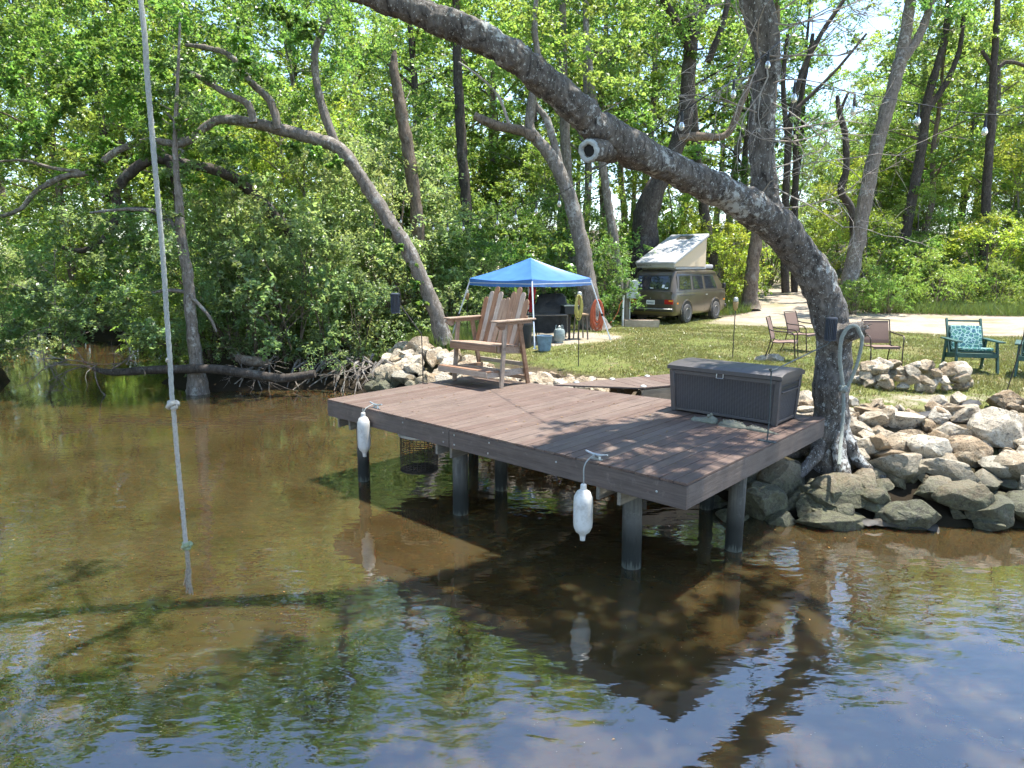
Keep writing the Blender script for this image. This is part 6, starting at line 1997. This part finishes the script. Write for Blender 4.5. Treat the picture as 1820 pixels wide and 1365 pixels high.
# ------------------------------------------------------------------ string lights
def string_lights(name, label, pts, n, sag_pts=12, bulb=1.0, drop=.05):
    P = spline(pts, sag_pts)
    root = thing(name, label, 'string lights', P[0])
    o = P[0]
    MB().tube([p - o for p in P], .006, 5).build('cable', 'black', root)
    # arc-length positions
    d = [0]
    for i in range(1, len(P)): d.append(d[-1] + (P[i] - P[i - 1]).length)
    for k in range(n):
        s = d[-1] * (k + .5) / n
        i = next(j for j in range(1, len(d)) if d[j] >= s)
        t = (s - d[i - 1]) / (d[i] - d[i - 1])
        c = P[i - 1].lerp(P[i], t) - o
        f = bulb
        sk = MB().tube([c, c - Vector((0, 0, drop)), c - Vector((0, 0, drop + .06 * f))], [.008, .018 * f, .02 * f], 8).build('socket', 'black', root)
        MB().lathe([(.014 * f, 0), (.03 * f, -.03 * f), (.036 * f, -.06 * f), (.028 * f, -.09 * f), (.008 * f, -.105 * f)], c - Vector((0, 0, drop + .06 * f)), 10).build('bulb', 'glassb', root)
string_lights('string_lights', 'string of clear bulbs running from the leaning tree back over the dock to the woods',
              [Vector((3.2, 8.55, 5.6)), Vector((2.35, 7.6, 4.9)), Vector((1.9, 7.35, 4.62)), at(1026, 326, 9.6), at(977, 350, 10.5), at(931, 366, 11.6), at(859, 388, 13.6), at(781, 396, 16.0), at(739, 389, 17.4), at(694, 380, 18.35)], 15, bulb=.85)
string_lights('string_lights', 'string of clear bulbs crossing from the leaning tree to the right picture edge',
              [at(1372, 120, 8.75), at(1440, 152, 9.2), at(1522, 165, 9.4), at(1620, 182, 9.6), at(1720, 200, 9.7), at(1830, 204, 9.8), at(2050, 190, 10)], 6, bulb=1.1, drop=.10)

# ------------------------------------------------------------------ fallen log, roots and liner
def build_debris():
    rng = random.Random(12)
    P, Rr = pxline([(165, 655, 7), (200, 662, 13), (260, 658, 15), (320, 656, 16), (380, 656, 17), (440, 664, 18), (500, 672, 16), (560, 664, 14)], 16.5)
    root = thing('fallen_log', 'dark fallen log lying just above the water at the left bank', 'log', P[4])
    o = P[4]
    sp, rr = spline(P, 5, Rr)
    MB().tube([p - o for p in sp], rr, 12, wob=.06, rng=rng).build('log_trunk', 'bark_dark', root)
    mb = MB()
    for x, y, d in ((165, 655, (-.5, -.2, .6)), (160, 650, (-.9, -.2, .1)), (168, 655, (.0, -.2, -.8)), (170, 650, (-.6, 0, .5)), (150, 645, (-.8, .1, .6)), (200, 655, (.5, 0, .7)), (120, 640, (-.9, 0, -.2)), (110, 620, (.5, 0, .6))):
        twig_tree(mb, at(x, y, 16.5) - o, d, rng.uniform(.8, 1.3), .022, 3, rng)
    mb.build('dead_branches', 'bark_grey', root)
    root = thing('exposed_roots', 'tangle of exposed roots and dead branches along the left bank waterline', 'roots', (-5, 17.6, 0))
    mb = MB()
    for k in range(46):
        x = rng.uniform(-7.2, -3.2)
        y = float(np.interp(x, [-7.6, -6, -4.2, -3.0], [17.4, 17.8, 17.6, 16.6])) + rng.uniform(.1, .9)
        p = Vector((x, y, gz(x, y) + rng.uniform(.15, .45)))
        e = p + Vector((rng.uniform(-.7, .7), rng.uniform(-1.0, -.3), 0)); e.z = rng.uniform(-.3, -.1)
        md = (p + e) / 2 + Vector((rng.uniform(-.25, .25), 0, rng.uniform(0, .25)))
        limb(mb, [p - root.location, md - root.location, e - root.location], rng.uniform(.02, .05), .012, 6, 3, rng)
    for k in range(14):
        x = rng.uniform(-7, -3.4)
        twig_tree(mb, Vector((x, 17.5, .15)) - root.location, (rng.uniform(-1, 1), -.6, .3), .9, .014, 2, rng)
    mb.build('root_tangle', 'bark_grey', root)
    P, Rr = pxline([(420, 636, 12), (445, 642, 16), (475, 645, 15)], 17.6)
    o2 = thing('cut_log', 'short brown log end poking out of the bank above the fallen log', 'log', P[1])
    MB().tube([p - P[1] for p in P], [r * 1.2 for r in Rr], 12, wob=.05, rng=rng).build('log_body', 'bark_brown', o2)
    MB().lathe([(.09, 0), (.01, .003)], P[0] - P[1], 12, P[0] - P[2]).build('cut_end', 'cutwood', o2)
    # pond liner strips at the bank
    def strip(label, pts, w, seed):
        rg = random.Random(seed)
        sp = spline(pts, 6)
        vs, fs = [], []
        for i, p in enumerate(sp):
            t = (sp[min(i + 1, len(sp) - 1)] - sp[max(i - 1, 0)]).normalized()
            s = t.cross(Vector((0, 0, 1))).normalized()
            for k in range(5):
                f = (k - 2) / 2
                vs.append(p + s * f * w * rg.uniform(.8, 1.2) + Vector((0, 0, .05 * (1 - f * f) + rg.uniform(-.015, .02))))
        for i in range(len(sp) - 1):
            for k in range(4):
                fs.append((i * 5 + k, i * 5 + k + 1, (i + 1) * 5 + k + 1, (i + 1) * 5 + k))
        root = thing('liner_strip', label, 'pond liner', sp[0])
        MB().add([v - sp[0] for v in vs], fs).build('sheet', 'liner', root)
    strip('crumpled black liner edge along the top of the boulder bank', [Vector((5.05, 10.0, gz(5.05, 10.0) + .05)), Vector((5.7, 10.0, gz(5.7, 10) + .05)), Vector((6.5, 10.15, gz(6.5, 10.15) + .06)), Vector((7.4, 10.6, gz(7.4, 10.6) + .04))], .11, 1)
    strip('wet glossy liner fold at the waterline below the boulders', [Vector((3.7, 8.05, WZ + .03)), Vector((4.2, 7.95, WZ + .05)), Vector((4.7, 7.9, WZ + .04)), Vector((5.2, 7.85, WZ + .0))], .09, 2)
    # floating leaves
    lf = pm('floating_leaf', (.30, .17, .05), .6, .4, 20, bstr=0, rnd=.4)
    P = np.array([(rng.uniform(-6, 5), rng.uniform(4, 15), WZ + .004) for _ in range(110)])
    P = P[np.array([sdist(SH, np.array([p[0]]), np.array([p[1]]))[0] < -.8 for p in P])]
    me = leaf_cloud('floating_leaves', P, .022, 5, up=40)
    o = link('floating_leaves', me, lf)
    o['kind'] = 'stuff'; o['label'] = 'tiny fallen leaves and specks floating on the river'
build_debris()
def build_litter():
    rs = np.random.RandomState(17)
    lf = pm('dry_leaf', (.20, .12, .05), .8, .4, 20, bstr=0, rnd=0)
    # dry leaves on the dock boards and the lawn
    u = rs.uniform(.1, 5.8, 150); v = rs.uniform(.1, 3.0, 150)
    P = np.stack([DA.x + EU.x * u + EV.x * v, DA.y + EU.y * u + EV.y * v, np.full(150, 1.008)], 1)
    o = link('dry_leaves', leaf_cloud('dry_leaves', P, .035, 8, up=12), lf); o['kind'] = 'stuff'; o['label'] = 'scattered dry leaves on the dock boards'
    x = rs.uniform(2, 12, 900); y = rs.uniform(11, 24, 900)
    k = (sdist(SH, x, y) > 2) & (sdist(ROAD, x, y) < -.3)
    P = np.stack([x[k], y[k], height(x[k], y[k]) + .03], 1)
    o = link('lawn_leaves', leaf_cloud('lawn_leaves', P, .06, 9, up=6), lf); o['kind'] = 'stuff'; o['label'] = 'dry fallen leaves scattered on the lawn'
    pl = pm('pollen_fleck', (.22, .20, .12), .8, .3, 20, bstr=0, rnd=0)
    c = np.stack([rs.uniform(-5, 4, 46), rs.uniform(3.8, 14, 46)], 1)
    q = np.repeat(c, 26, 0) + rs.normal(0, 1, (46 * 26, 2)) * np.array([.55, .22])
    k = (sdist(SH, q[:, 0], q[:, 1]) < -.8)
    P = np.concatenate([q[k], np.full((k.sum(), 1), WZ + .003)], 1)
    o = link('pollen_flecks', leaf_cloud('pollen_flecks', P, .010, 10, up=60), pl); o['kind'] = 'stuff'; o['label'] = 'pale pollen flecks drifting on the river surface'
build_litter()

# ------------------------------------------------------------------ give look-alike plants their place in the row
def number_groups():
    ordn = ['leftmost', 'second', 'third', 'fourth', 'fifth', 'sixth', 'seventh', 'eighth', 'ninth', 'tenth', 'eleventh', 'twelfth', 'thirteenth', 'fourteenth', 'fifteenth', 'sixteenth', 'seventeenth', 'eighteenth', 'nineteenth', 'twentieth']
    G = {}
    for o in sc.objects:
        if o.parent is None and o.get('label') and o.get('category') in ('bush', 'tree', 'torch') and o.get('group'):
            G.setdefault(o['label'], []).append(o)
    for lab, L in G.items():
        if 1 < len(L) <= len(ordn):
            L.sort(key=lambda o: o.location.x / o.location.y)
            for k, o in enumerate(L):
                o['label'] = lab + (', leftmost of its group' if k == 0 else ', %s from the left' % ordn[k])
number_groups()
